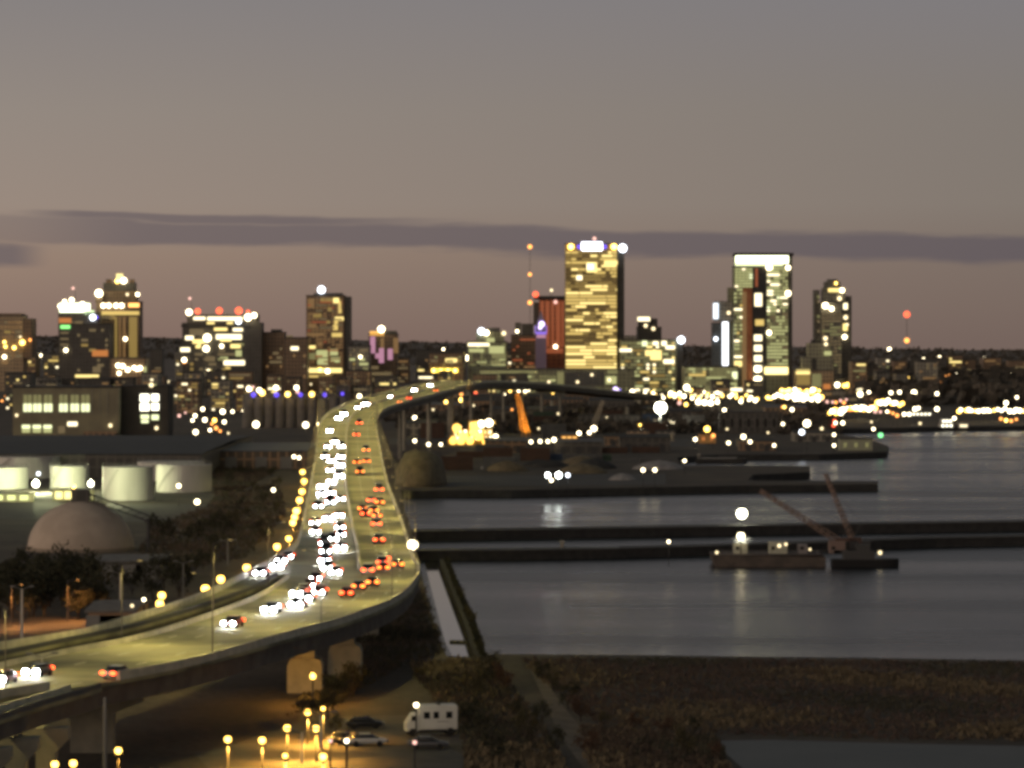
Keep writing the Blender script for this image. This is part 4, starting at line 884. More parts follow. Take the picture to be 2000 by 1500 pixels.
def loft_hull(L_, B, Hh, bow=.25, n=14, z0=-.6):
    rr = []
    for i in range(n+1):
        t = i/n; s = 1 if t < 1-bow else math.sqrt(max(0.0025, 1-((t-(1-bow))/bow)**2)); sh = 1+.25*max(0, t-.6)
        x = -L_/2+L_*t; w = B/2*s; rr.append([(x, -w*.8, z0), (x, w*.8, z0), (x, w, Hh*sh), (x, -w, Hh*sh)])
    m = MB(); m.rings(rr); return m
# crane barge
pb = G(1520, 1108, 0); SC = pb.y/F; ob = tag(link('crane_barge', None, None, (pb.x, pb.y+8, 0)), 'rust-brown crane barge moored in front of the breakwaters with a bright lamp behind', 'barge'); mark(1530, 1085, 'the crane barge')
m = MB(); w = 120*SC; m.hexa([(-w, -7, -.5), (w-3, -7, -.5), (w-3, 7, -.5), (-w, 7, -.5), (-w-1, -7, 2.6), (w-3, -7, 2.2), (w-3, 7, 2.2), (-w-1, 7, 2.6)]); m.obj('hull', mat('barge_rust', rgb(.11, .088, .072), rgb(.07, .058, .05), scale=.5), ob)
m = MB(); m.box(-w-.9, w-3.2, -6.9, 6.9, 2.61, 2.7); m.obj('deck', mat('barge_deck', rgb(.085, .062, .054), rgb(.06, .045, .04), scale=.5), ob)
for x0, x1, h, mm in ((-9.5, -6.5, 2.2, 'barge_white'), (-1.5, 2.5, 2.6, 'barge_white'), (5, 7, 2.0, 'barge_grey'), (12.0, 15.5, 2.8, 'barge_pink')):
    m = MB(); m.box(x0, x1, -2, 2, 2.703, 2.7+h); d_ = m.obj('deckhouse', mat(mm, {'barge_white': rgb(.42, .42, .33), 'barge_grey': rgb(.22, .2, .2), 'barge_pink': rgb(.20, .14, .12)}[mm]), ob)
    q = MB(); q.box(x0+.4, x0+1.2, -2.08, -1.95, 3.6, 4.3); q.obj('window', M_BLACK, d_)
m = MB()
for i in range(18): m.tube((-w+.5+i*1.7, -6.7, 2.7), (-w+.5+i*1.7, -6.7, 3.7), .05, n=4)
m.tube((-w+.5, -6.7, 3.7), (-w+.5+17*1.7, -6.7, 3.7), .05, n=4); m.obj('railing', M_STEEL, ob)
for x, y, r, c in ((1400, 1079, 5, 'd'), (1522, 1066, 6, 'd'), (1535, 1063, 5, 'd'), (1582, 1073, 4, 'd')):
    q = MB(); q.ball((0, 0, 0), r*.6*SC); pp = P(x, y, pb.y+1)-ob.location; q.obj('deck_lamp', lampmat(c), ob, pp, True)
ot = tag(link('tugboat', None, None, P(1690, 1104, pb.y+2)), 'black tugboat tied to the end of the crane barge', 'boat'); ot.location.z = 0
m = loft_hull(15, 5.5, 1.7, .35); m.obj('hull', mat('tug_black', rgb(.015, .015, .016)), ot)
m = MB(); m.box(-5, 2, -1.8, 1.8, 1.7, 3.6); m.obj('cabin', mat('tug_grey', rgb(.06, .06, .06)), ot); m = MB(); m.box(-2, 1, -1.4, 1.4, 3.603, 5); m.obj('wheelhouse', mat('tug_grey', rgb(.06, .06, .06)), ot); m = MB(); m.tube((-4, 0, 3.6), (-4, 0, 5.6), .45); m.obj('funnel', M_BLACK, ot)
q = MB(); q.ball((3.2, -1, 3.2), .45); q.obj('lamp', lampmat('d'), ot, None, True)
def lattice(mb, a, b_, w0, w1, n, r=.12):
    a = Vector(a); b_ = Vector(b_); v = b_-a; u = v.normalized().orthogonal().normalized(); t = v.normalized().cross(u)
    def c(k, i): w_ = w0+(w1-w0)*k/n; s1, s2 = ((1, 1), (1, -1), (-1, -1), (-1, 1))[i % 4]; return a+v*k/n+u*s1*w_+t*s2*w_
    for i in range(4): mb.tube(c(0, i), c(n, i), r, n=5)
    for k in range(n):
        for i in range(4): mb.tube(c(k, i), c(k+1, i+1), r*.6, n=4)
def crane(name, label, base, tip, w0, w1, m, cab=True, parent_z=2.7, short=None, mast_h=None):
    o = tag(link(name, None, None, base), label, 'crane'); t = Vector(tip)-Vector(base); mb = MB(); lattice(mb, (0, 0, 2.2), t, w0, w1, 14); mb.obj('boom', m, o)
    if cab:
        s = -1 if t.x > 0 else 1
        mb = MB(); mb.box(-1.6, 1.6, -1.5, 1.5, .8, 3.4); mb.obj('cab', mat('crane_cab', rgb(.09, .055, .045)), o); mb = MB(); mb.box(1.61*s-1.2, 1.61*s+1.2, -1.4, 1.4, .9, 2.6) if False else mb.box(min(1.62*s, 3.6*s), max(1.62*s, 3.6*s), -1.4, 1.4, .9, 2.6); mb.obj('counterweight', M_DARKSTEEL, o)
        mb = MB(); mb.box(-2, 2, -2, 2, 0, .78); mb.obj('undercarriage', M_BLACK, o)
        mb = MB(); top = Vector((s*1.5, 0, 6.5)); mb.tube((0, 0, 3.4), top, .12); mb.tube(top, t*.98+Vector((0, 0, .05)), .05, n=4); mb.tube(top, (s*3, 0, 2.6), .05, n=4); mb.obj('gantry', M_DARKSTEEL, o)
    if short: mark((base[0]/base[1])*F+1000, HY+(H-base[2]-6)/base[1]*F, short)
    return o
M_RUST = mat('crane_rust', rgb(.24, .165, .13), rgb(.17, .12, .095), scale=.4)
bp_ = P(1645, 1066, pb.y+8); bp_.z = 2.71
crane('barge_crane', 'rusty lattice crane on the barge with its boom leaning far towards the lamp', bp_, P(1484, 958, pb.y+8), .55, .3, M_RUST, short='the leaning barge crane')
bp2 = P(1668, 1066, pb.y+10); bp2.z = 2.71
crane('barge_crane', 'rusty lattice crane on the barge with a nearly upright thin boom', bp2, P(1612, 925, pb.y+10), .45, .28, M_RUST, short='the upright barge crane')

# lit vessel, shore cranes, sheds on the dock
pv = G(925, 868, 2.5); sv = pv.y/F; ov = tag(link('dredger', None, None, (pv.x, pv.y+5, 2.5)), 'golden floodlit work vessel with stacked deckhouses hauled out at the dock', 'ship'); mark(925, 845, 'the golden floodlit vessel')
M_GV = mat('vessel_yellow', rgb(.62, .42, .12), rgb(.5, .33, .09), scale=.3)
m = loft_hull(100*sv, 8, 2.2, .2, z0=0); m.obj('hull', M_GV, ov)
for x0, x1, y0, y1 in ((880, 972, 850, 862), (885, 962, 838, 850), (915, 945, 822, 838), (890, 902, 830, 838), (945, 968, 822, 828)):
    a, b_ = P(x0, y1, pv.y+5)-ov.location, P(x1, y0, pv.y+5)-ov.location; m = MB(); m.box(a.x, b_.x, -3, 3, a.z+.003, b_.z); dh = m.obj('deckhouse', M_GV, ov)
    k = max(2, int((x1-x0)/9))
    for i in range(k):
        q = MB(); cx = a.x+(b_.x-a.x)*(i+.5)/k; q.box(cx-.55, cx+.55, -3.15, -2.95, a.z+.7, b_.z-.5); q.obj('window', WIN[[3, 4, 13][i % 3]], dh)
for x, y, c, r in ((892, 836, 'G', 9), (928, 834, 'G', 11), (955, 826, 'w', 8), (940, 828, 'w', 7), (968, 853, 'w', 5), (905, 852, 'G', 10), (885, 861, 'G', 8), (935, 852, 'G', 9), (918, 861, 'G', 8), (950, 862, 'G', 9), (925, 846, 'G', 7), (900, 862, 'G', 8)):
    q = MB(); q.ball((0, 0, 0), r*.95*sv); q.obj('deck_lamp', lampmat(c), ov, P(x, y, pv.y+1.2)-ov.location, True)
pc = G(1029, 868, 2.5)
oc = crane('dock_crane', 'tall tapering dock crane lit orange from below beside the golden vessel', pc, P(1010, 768, pc.y), 1.5, .6, mat('crane_yellow', rgb(.75, .42, .10), rgb(.6, .32, .08), scale=.3), short='the orange dock crane')
l = bpy.data.lights.new('crane_light', 'SPOT'); l.energy = 90000; l.color = (1, .5, .12); l.spot_size = math.radians(60); l.shadow_soft_size = .5; q = link('crane_light', l, oc, (6, -14, .5)); q.rotation_euler = (math.radians(138), 0, math.radians(22))
pc2 = G(1150, 866, 2.5)
crane('dock_crane', 'thin grey dock crane leaning right with a lamp at its foot', pc2, P(1178, 782, pc2.y), 1.1, .5, mat('crane_cream', rgb(.6, .52, .38), rgb(.48, .42, .3), scale=.3), short='the thin grey dock crane')
q = MB(); q.ball((0, 0, 0), 1.5)
po = G(1112, 868, 2.5); o = tag(link('dock_shed', None, None, po), 'small glowing orange shed on the quay between the two dock cranes', 'shed'); mark(1112, 856, 'the glowing orange shed')
m = MB(); m.box(-4, 4, 0, 5, 0, 4.4); m.obj('wall', mat('shed_orange', rgb(.6, .34, .12)), o); m = MB(); m.rings([[(-4.3, y, 4.403), (4.3, y, 4.403), (4.3, y, 4.7+e), (-4.3, y, 4.7+e)] for y, e in ((-.3, 0), (2.5, 1), (5.3, 0))]); m.obj('roof', M_STEEL, o)
for k in range(3): q = MB(); q.box(-3.4+k*2.5, -1.6+k*2.5, -.12, .05, .6, 3.6); q.obj('door' if k == 1 else 'window', emit('shed_glow', (1, .5, .12, 1), 1.8), o)
def small_shed(label, short, x0, x1, y_top, y_base, wall, glow=None, roofm=None):
    p = G((x0+x1)/2, y_base, 2.5); s = p.y/F; w = (x1-x0)/2*s; h = (y_base-y_top)*s
    o = tag(link('dock_building', None, None, p), label, 'building'); m = MB(); m.box(-w, w, 0, 9, -.2, h); m.obj('wall', wall, o)
    m = MB(); m.box(-w-.3, w+.3, -.3, 9.3, h+.003, h+.5); m.obj('roof', roofm or M_ROOF, o)
    n = max(2, int(w/2))
    for k in range(n): q = MB(); cx = -w+2*w*(k+.5)/n; q.box(cx-.7, cx+.7, -.1, .06, h*.3, h*.7); q.obj('window', WIN[glow] if glow is not None else M_BLACK, o)
    mark((x0+x1)/2, (y_top+y_base)/2, short)
small_shed('grey-green lit shed at the tip of the upper pier', 'the shed on the pier tip', 1640, 1704, 858, 880, mat('pier_shed', rgb(.30, .31, .22)), 14)
small_shed('pale tan dock building under the huge floodlight', 'the tan dock building', 1225, 1268, 842, 862, W_TAN, 0)
small_shed('grey dock building under the huge floodlight', 'the grey dock building', 1282, 1318, 843, 862, W_GREY, 0)
small_shed('orange-lit hut on the quay with a lamp above it', 'the orange-lit hut', 1366, 1398, 848, 866, mat('shed_orange', rgb(.6, .34, .12)), 7)
small_shed('small hut with white lamps on the dark pier', 'the white-lamp hut', 1440, 1470, 858, 872, W_GREEN, 14)
small_shed('broad dark dock warehouse between the bright floodlight and the waterfront', 'the broad dark dock warehouse', 1405, 1520, 806, 846, W_DARK, None)
small_shed('dim long shed with dark doors at the back of the dock', 'the dim long dock shed', 1130, 1250, 812, 836, W_DARK, None)
# clutter of the working docks: containers, sheds, heaps and stacks
CMESH = {}
def dock_container(x, y, c, n, rz=0):
    if c not in CMESH:
        b = MB(); b.box(-6, 6, -1.2, 1.2, 0, 2.55)
        for i in range(20): b.box(-5.8+i*.6, -5.5+i*.6, -1.24, 1.24, .15, 2.4)
        CMESH[c] = b.mesh('container', mat('container_'+c, *{'rust': (rgb(.075, .04, .026), rgb(.055, .032, .022)), 'grey': (rgb(.10, .10, .097), rgb(.07, .07, .07)), 'blue': (rgb(.04, .06, .11), rgb(.03, .05, .08)), 'green': (rgb(.05, .08, .055), rgb(.035, .06, .04))}[c], scale=.5))
    p = G(x, y, 2.52)
    for k in range(n):
        o = link('shipping_container', CMESH[c], None, (p.x, p.y, p.z+2.56*k), rz)
        later(o, x, y-5*k, f'{c} shipping container'+(' on top' if k else ''), 'container', 'shipping containers on the dock')
def dock_shed(x, y, w, h, l, wall, rf, desc):
    p = G(x, y, 2.5); o = link('dock_shed', None, None, p); m = MB(); m.box(-w, w, 0, l, -.3, h); m.obj('wall', wall, o)
    m = MB(); m.rings([[(-w-.3, q, h+e), (w+.3, q, h+e), (w+.3, q, h+e+.3), (-w-.3, q, h+e+.3)] for q, e in ((-.4, .003), (l/2, h*.22), (l+.4, .003))]); m.obj('roof', rf, o)
    for k in range(max(2, int(w/3))):
        q = MB(); cx = -w+2*w*(k+.5)/max(2, int(w/3)); q.box(cx-1.1, cx+1.1, -.1, .05, 0, h*.6); q.obj('door', M_DARKSTEEL, o)
    later(o, x, y-h, desc, 'shed', 'dock sheds')
def heap(x, y, r, h, m_, desc):
    p = G(x, y, 2.5); rr = random.Random(int(x*y)); mb = MB(); n = 16
    mb.rings([[(r*s*math.cos(6.283*i/n)*(1+rr.uniform(-.08, .08)), r*.8*s*math.sin(6.283*i/n), z*h+rr.uniform(-.1, .1)) for i in range(n)] for s, z in ((1, -.1), (.85, .3), (.6, .65), (.3, .9), (.04, 1))])
    later(mb.obj('stockpile', m_, None, p, True), x, y, desc, 'stockpile', 'heaps on the dock')
def stack(x, yt, yb, r, desc):
    p = G(x, yb, 2.5); h = zy(yt, p.y)-2.5; mb = MB(); mb.lathe([(r, -.3), (r*.7, h), (r*.6, h)], 12); o = link('chimney', None, None, p); mb.obj('stack', M_CONC, o); mb = MB(); mb.lathe([(r*.75, h-1.5), (r*.78, h-.8), (r*.74, h-.1)], 12); mb.obj('band', M_DARKSTEEL, o); later(o, x, (yt+yb)/2, desc, 'chimney', 'stacks')
rk = random.Random(91); CC = ['rust', 'grey', 'grey', 'blue', 'green', 'rust']
for i in range(15):
    dock_container(rk.uniform(885, 1300), rk.choice([884, 892, 900, 908, 918])+rk.uniform(-1.5, 1.5), rk.choice(CC), rk.choice([1, 1, 2]), rk.choice([0, 0, .06, -.05]))
for i in range(9): heap(rk.uniform(890, 1300), rk.uniform(900, 938), rk.uniform(5, 11), rk.uniform(2, 4), [MATS['gravel_heap'], mat('coal_heap', rgb(.02, .02, .02), rgb(.035, .034, .032), scale=.6), mat('salt_heap', rgb(.28, .27, .26), rgb(.2, .19, .19), scale=.5)][i % 3], ['brown gravel heap', 'black coal heap', 'grey salt heap'][i % 3])
M_SR = mat('shed_roof_dark', rgb(.055, .055, .052), rgb(.035, .035, .034), scale=.2)
for x, y, w, h, l in ((820, 850, 9, 6, 30), (862, 812, 12, 7, 30), (925, 806, 14, 8, 30), (985, 818, 9, 6, 25), (1065, 822, 11, 7, 30), (1100, 800, 14, 7, 30), (1195, 806, 15, 8, 35), (1215, 870, 8, 4, 14), (1340, 822, 10, 6, 24), (1385, 812, 9, 6, 20), (960, 792, 16, 7, 30), (1150, 788, 18, 7, 30), (1040, 790, 10, 6, 20), (1285, 812, 9, 5, 20), (1535, 818, 13, 7, 26), (1590, 862, 10, 4, 16), (1480, 880, 8, 4, 12), (1000, 884, 12, 5, 18), (1130, 886, 10, 5, 16), (1260, 882, 11, 6, 18)):
    k = rk.randrange(3); dock_shed(x, y, w, h, l, [W_DARK, W_BROWN, W_GREY][k], [M_SR, MATS['grey_roof'], M_SR][rk.randrange(3)], ['dark', 'brown', 'grey'][k]+' gabled dock shed')
for x, yt, yb in ((905, 772, 812), (1078, 778, 815), (1225, 790, 822), (1395, 790, 815)): stack(x, yt, yb, 1.3, 'slender concrete stack')
for i in range(16): dock_container(rk.uniform(800, 1420), rk.uniform(826, 862), rk.choice(CC), rk.choice([1, 2, 3]), rk.choice([0, .1, -.08]))
# dark moored barges along the dock slip
def plain_barge(label, short, x0, x1, y, h=1.8, m=None):
    p = G((x0+x1)/2, y, 0); s = p.y/F; L_ = (x1-x0)*s; o = tag(link('barge', None, None, (p.x, p.y+3, 0)), label, 'barge'); b = loft_hull(L_, 6, h, .12, z0=-.5); b.obj('hull', m or mat('barge_dark', rgb(.03, .03, .032), rgb(.045, .043, .04), scale=.4), o)
    q = MB(); q.box(-L_*.4, L_*.3, -2.2, 2.2, h, h+.6); q.obj('hatch', M_STEEL, o); q = MB(); q.box(-L_*.47, -L_*.42, -1.5, 1.5, h, h+2.2); q.obj('cabin', W_GREY, o); mark((x0+x1)/2, y, short)
plain_barge('low dark barge lying along the inner breakwater', 'the low dark barge', 1090, 1240, 1090)
plain_barge('grey barge moored on the slip behind the dark dock', 'the grey slip barge', 1360, 1460, 905)
# tour boats and marina boats on the right
def boat(label, short, x0, x1, y, decks, glow, hullc):
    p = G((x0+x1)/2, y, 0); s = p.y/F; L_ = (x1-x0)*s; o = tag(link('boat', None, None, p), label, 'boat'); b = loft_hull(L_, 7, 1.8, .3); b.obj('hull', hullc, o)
    for k in range(decks):
        w = L_*(.42-.06*k); z0 = 1.8+2.6*k; q = MB(); q.box(-w, w*.8, -2.6, 2.6, z0+.003, z0+2.4); dk = q.obj('deckhouse', mat('boat_white', rgb(.6, .58, .52)), o)
        n = max(3, int(w/1.4))
        for i in range(n): q = MB(); cx = -w+.5+(1.8*w-1)*(i+.5)/n; q.box(cx-.5, cx+.5, -2.72, -2.55, z0+.7, z0+1.9); q.obj('window', glow, dk)
    mark((x0+x1)/2, y-4, short)
boat('tour boat with rows of yellow lit windows out on the harbour', 'the yellow-lit tour boat', 1832, 1868, 842, 2, WIN[13], mat('boat_dark', rgb(.03, .03, .03)))
boat('small tour boat with yellow windows following the larger one', 'the small tour boat', 1870, 1894, 842, 1, WIN[4], mat('boat_dark', rgb(.03, .03, .03)))
boat('white motor yacht lit along its whole side at the marina', 'the white lit yacht', 1766, 1830, 818, 1, WIN[13], emit('yacht_hull_glow', (1, .92, .95, 1), 1.6))  # hull glows by itself in place of light on white paint

# ------------------------------------------------------------------ street, yard and dock lamps
LMESH = {}
def lamp_parts(c, r, h, big):
    k = (c, round(r, 1), round(h), big)
    if k not in LMESH:
        if big:
            a = MB(); a.tube((0, 0, -.2), (0, 0, h-r*.8), .14, .09); p = a.mesh('pole', M_DARKSTEEL)
            g = MB(); g.ball((0, 0, h), r, n=24, k=15); g = g.mesh('lamp_globe', lampmat(c), True)
            q = MB(); q.lathe([(r*.5, h+r*.88), (r*.42, h+r*1.15), (.05, h+r*1.25)], 12); q = q.mesh('lamp_cap', M_DARKSTEEL)
            LMESH[k] = (p, g, q)
        else:
            a = MB(); a.ball((0, 0, h), r, 1); a.tube((0, 0, -.3), (0, 0, h-r*.9), .10, .08, 5, 0)
            LMESH[k] = a.mesh('street_lamp', [M_DARKSTEEL, lampmat(c)], True)
    return LMESH[k]
def lamp(x, y, r, c, h=9, big=False, name='street_lamp', label=None, group='street lamps across the city', water=False, k=.56, power=0, point=False):
    p = T(x, y, h)
    rr = max(.25, r*k*p.y/F); z = tz(p.x, p.y) if not water else 0
    z = p.z-h if not water else 0
    base = Vector((p.x, p.y, z)); m = lamp_parts(c, rr, p.z-z, big)
    if not big and not label:
        QUEUE.append((r, x, y, c, rr, p.z-z, base, group)); return None
    if big:
        o = link(name, None, None, base)
        for n, me in zip(('pole', 'lamp_globe', 'lamp_cap'), m): link(n, me, o)
        if power:
            l = bpy.data.lights.new('lamp_light', 'POINT' if point else 'SPOT'); l.energy = power
            if not point: l.spot_size = math.radians(160); l.spot_blend = .3
            l.color = (.95, 1, .55) if point and c == 'B' else (1, .47, .07) if c == 's' else LC[c][0][:3]; l.shadow_soft_size = .3; link('lamp_light', l, o, (0, 0, p.z-z+rr*1.25+.35) if point else (.35, -.35, p.z-z-rr-.5))
    else: o = link(name, m, None, base)
    if label: tag(o, label, 'street lamp', group)
    else: later(o, x, y, LW[c]+' lamp', 'street lamp', group)
    return o
QUEUE = []
CITY = """63 699 4 w;79 694 5 w;73 688 3 w;106 705 8 w;122 703 5 w;129 684 4 w;94 726 5 w;90 750 4 d;221 746 6 w;34 725 4 d;51 725 4 d;306 693 5 o;12 774 6 o;24 772 5 o;4 783 4 o;
396 799 6 w;381 812 6 w;376 821 5 w;400 820 7 w;419 821 7 s;438 824 6 w;435 804 8 w;454 804 5 w;476 802 6 w;422 836 7 o;410 840 5 w;382 844 8 w;350 812 6 p;362 806 4 p;435 771 7 w;446 846 4 d;414 828 5 o;430 842 5 o;
535 691 6 w;537 719 7 w;552 721 6 w;517 718 6 o;524 718 5 o;679 725 7 w;704 716 6 y;781 705 10 w;777 722 6 w;819 701 8 w;866 682 4 w;912 699 9 w;936 699 7 w;942 714 7 w;639 746 6 w;657 738 7 w;664 742 7 w;702 774 7 w;
500 829 11 w;597 830 10 w;620 828 5 w;810 816 7 w;882 816 5 d;810 861 6 w;837 868 6 w;861 868 5 w;871 785 6 y;881 782 6 y;901 781 8 y;901 770 6 o;929 768 6 r;
1050 711 7 w;1018 712 7 w;1026 710 5 w;1076 724 8 w;1052 756 11 w;935 745 5 w;951 747 8 W;1202 760 8 v;1210 762 5 b;1235 766 9 w;1260 768 6 w;1276 769 6 w;1310 768 7 w;1327 787 7 p;1318 772 7 w;1328 780 5 o;
1364 785 9 w;1376 786 9 w;1388 787 9 w;1401 785 7 w;1447 784 6 w;1415 801 6 w;1475 782 7 w;1532 795 5 y;1547 800 6 w;1528 795 4 o;
1680 770 9 w;1697 766 5 w;1737 682 6 w;1760 739 6 w;1774 739 5 y;1795 739 6 w;1807 739 4 d;1740 767 6 w;1757 766 6 w;1785 767 9 w;1804 702 6 w;1835 699 7 w;1856 700 6 w;1870 706 6 w;1880 708 6 w;1902 707 5 d;1922 701 7 w;1932 702 7 w;1972 715 6 w;1980 715 5 w;1995 717 5 w;1957 732 6 w;1976 732 6 w;1992 732 5 w;1848 737 7 o;1854 734 6 o;1870 732 7 w;1876 736 5 y;1837 750 6 o;1805 766 5 w;1816 766 5 w;1830 769 6 w;1787 799 7 w;1794 797 5 w;1830 799 7 w;1766 809 6 w;1776 809 6 w;1864 817 6 w;1965 787 7 w;1986 776 5 w;
1955 818 6 o;1965 821 6 y;1975 822 6 o;1985 819 5 o;1797 827 5 d;1646 826 6 w;1630 822 6 r;1628 831 6 r;1632 826 5 w;1576 827 12 w;1566 844 9 W;1529 828 5 w;1605 837 6 d;1512 870 5 w;1423 865 6 w;1358 858 6 w;1465 863 6 w;1452 853 8 w;1381 838 10 s;1393 851 7 o;1706 838 5 w;1702 824 4 d;1629 849 5 w;1629 870 5 w;1337 900 5 w;1256 918 6 w;1279 918 6 w;
1037 863 6 w;1055 862 6 w;1070 862 6 w;1082 859 7 w;1131 846 7 w;1160 837 10 w;1151 845 6 w;1052 837 4 d;1070 928 8 F;1091 928 10 F;1109 928 7 W;1077 938 6 w;566 882 7 y;574 892 6 w;584 894 6 w;534 957 6 w;349 949 7 w;1672 795 6 w;846 800 4 d;925 792 4 d;955 845 4 d;1000 800 4 o;1090 808 4 d;1185 815 4 d;1250 830 4 y;1345 815 4 d;1420 838 4 d;1500 845 4 d;890 850 4 d;985 770 4 w;1306 1058 5 w;700 700 5 d;730 735 4 d;1010 700 4 d;960 725 4 y;1340 790 6 y;1352 778 5 w;1350 762 5 y;1437 770 5 y;1458 772 5 y"""
HS = {1358: 4, 1337: 5, 1256: 6, 1279: 6, 1306: 5, 500: 12, 597: 12, 1576: 14, 1566: 9, 1629: 5}
for t in CITY.replace('\n', '').split(';'):
    x, y, r, c = t.split(); x, y, r = float(x), float(y), float(r)
    lamp(x, y, r, c, HS.get(int(x), 9 if y < 800 else 6))
# dense clusters along the lakeside promenade
def cluster(x0, x1, ys, n, cols, r0, r1, seed):
    rr = random.Random(seed); pts = []
    for i in range(n):
        x = x0+(x1-x0)*(i+rr.uniform(.1, .9))/n; y = interp((x-x0)/(x1-x0), ys)+rr.uniform(-4, 4); lamp(x, y, rr.uniform(r0, r1), rr.choice(cols), 7)
cluster(1497, 1606, [(0, 776), (1, 772)], 17, 'wwyws', 5, 8, 61); cluster(1520, 1606, [(0, 766), (1, 762)], 10, 'wyso', 5, 8, 62); cluster(1530, 1600, [(0, 778), (1, 778)], 8, 'wws', 5, 8, 70)
cluster(1632, 1712, [(0, 754), (1, 738)], 11, 'sysw', 6, 9, 63); cluster(1655, 1712, [(0, 748), (1, 746)], 5, 'sy', 5, 8, 71)
cluster(1618, 1712, [(0, 806), (1, 796)], 17, 'swwo', 5, 8, 64); cluster(1630, 1712, [(0, 800), (1, 800)], 12, 'wsw', 6, 8, 72); cluster(1712, 1764, [(0, 788), (.5, 785), (1, 790)], 10, 'wsw', 6, 9, 65)
cluster(1605, 1660, [(0, 780), (1, 785)], 7, 'pwop', 4, 6, 66); cluster(1708, 1760, [(0, 801), (1, 812)], 6, 'wpo', 4, 7, 67)
cluster(1868, 2010, [(0, 800), (1, 801)], 20, 'wywws', 5, 8, 68); cluster(1340, 1440, [(0, 768), (1, 772)], 8, 'wyd', 4, 6, 69); cluster(930, 1240, [(0, 758), (1, 768)], 22, 'dydwd', 4, 7, 81); cluster(1240, 1500, [(0, 774), (1, 778)], 22, 'ywydw', 4, 7, 82); cluster(940, 1300, [(0, 722), (1, 740)], 14, 'dyd', 3, 5, 83); cluster(20, 620, [(0, 742), (1, 748)], 26, 'dydwo', 3, 5, 84); cluster(640, 930, [(0, 722), (1, 728)], 16, 'dydw', 3, 5, 85); cluster(1660, 2000, [(0, 745), (1, 755)], 24, 'dwydw', 3, 6, 86); cluster(1600, 2000, [(0, 716), (1, 722)], 16, 'dyd', 3, 5, 87); cluster(1200, 1340, [(0, 770), (1, 770)], 8, 'yws', 4, 6, 73)
# special lamps
def special(x, y, r, c, h, label, name='floodlight_mast', short=None, **k):
    k.setdefault('power', 0)
    o = lamp(x, y, r, c, h, True, name, label, 'single tall lamps', **k)
    if short: mark(x, y, short)
special(1290, 796, 18, 'B', 12, 'huge dazzling white floodlight on a mast over the dark dock', short='the huge dock floodlight', k=.62, power=160000)
special(1720, 850, 9, 'g', 6, 'green navigation light at the end of the upper pier', 'navigation_light', 'the green pier light')
p = G(1447, 1026, 2.2); 
def fixed(x, y, d, z0, r, c, label, name, short):
    p = P(x, y, d); m = lamp_parts(c, r, p.z-z0, True); o = tag(link(name, None, None, (p.x, p.y, z0)), label, 'street lamp', 'single tall lamps')
    for n, me in zip(('pole', 'lamp_globe', 'lamp_cap'), m): link(n, me, o)
    mark(x, y, short)
fixed(1449, 1003, G(1449, 1028, 2.2).y+4, 2.3, 1.3, 'B', 'very bright white lamp standing on the outer breakwater behind the barge', 'floodlight_mast', 'the bright breakwater lamp')
fixed(1447, 1047, pb.y+5, 2.7, .8, 'w', 'added lamp on the crane barge standing in for the breakwater lamp reflection', 'reflection_lamp', 'the breakwater lamp reflection')  # added lamp stands in for the breakwater lamp's reflection on the water
d_ = D(806, 1095)+20; fixed(806, 1064, d_, zdeck(d_)-1.5, .85, 'w', 'white lamp clinging to the outer side of the bridge parapet', 'bridge_side_lamp', 'the bridge side lamp')
special(70, 945, 11, 'B', 2.8, 'dazzling yard lamp between the yellow-lit tank and the small tank', 'yard_lamp', 'the dazzling yard lamp', power=85000, point=True); special(75, 925, 6, 'W', 5, 'smaller cool lamp above the dazzling yard lamp', 'yard_lamp'); special(177, 945, 9, 'B', 6, 'bright yard lamp beside the streaked tank', 'yard_lamp', 'the bright yard lamp', power=26000, point=True); special(144, 951, 6, 'y', 5, 'small yellow lamp over the yellow-lit loading bay', 'yard_lamp')
special(385, 980, 9, 'w', 4, 'squat pale lamp in the yard below the tank nearest the bridge', 'yard_lamp')
mark(590, 980, 'the lamp-lined lane west of the bridge'); mark(430, 1140, 'the bend of the service road'); mark(580, 1430, 'the orange lit lot'); mark(165, 1480, 'the bottom left corner')
i = 0
for x, y, r in ((591, 922, 7), (594, 940, 8), (590, 960, 8), (585, 977, 9), (579, 998, 9), (575, 1010, 8), (572, 1021, 8), (564, 1052, 8), (541, 1068, 9), (482, 1109, 10), (431, 1131, 11), (401, 1150, 12), (316, 1163, 10), (312, 1179, 10)):
    i += 1; lamp(x, y, r, 's', 5, True, 'street_lamp', f'amber street lamp on the lane west of the bridge, {nth(i)} counting from the far end', 'amber lamps along the lane beside the bridge', k=.68, power=3500)
special(281, 1171, 6, 'w', 7, 'small white lamp beside the paired amber lamps', 'yard_lamp'); special(258, 1183, 6, 'd', 5, 'dim white lamp beside the pale-roofed shed', 'yard_lamp')
LOT = [(445, 1444, 'furthest towards the bridge wall'), (512, 1446, 'second from the dark bank'), (561, 1422, 'middle of the upper row'), (601, 1391, 'highest above the lot'), (617, 1423, 'beside the pale tall pole'), (631, 1384, 'smallest, beside the highest one'), (611, 1321, 'in front of the bridge column'), (557, 1476, 'small, low over the bright lot'), (631, 1478, 'lowest by the pale poles'), (231, 1466, 'alone under the bridge at the tall grey pole'), (107, 1493, 'at the bottom edge, first of a pair'), (143, 1491, 'at the bottom edge, second of a pair')]
for x, y, s in LOT:
    r = 6 if x == 631 and y < 1400 else 9 if x == 557 else 12
    lamp(x, y, r, 's', 3.8, True, 'street_lamp', 'amber globe lamp near the lot, '+s, 'amber globe lamps around the lot', k=.55, power=3500 if x == 611 else 7000 if x > 400 and y > 1380 else 1500, point=(x == 611))
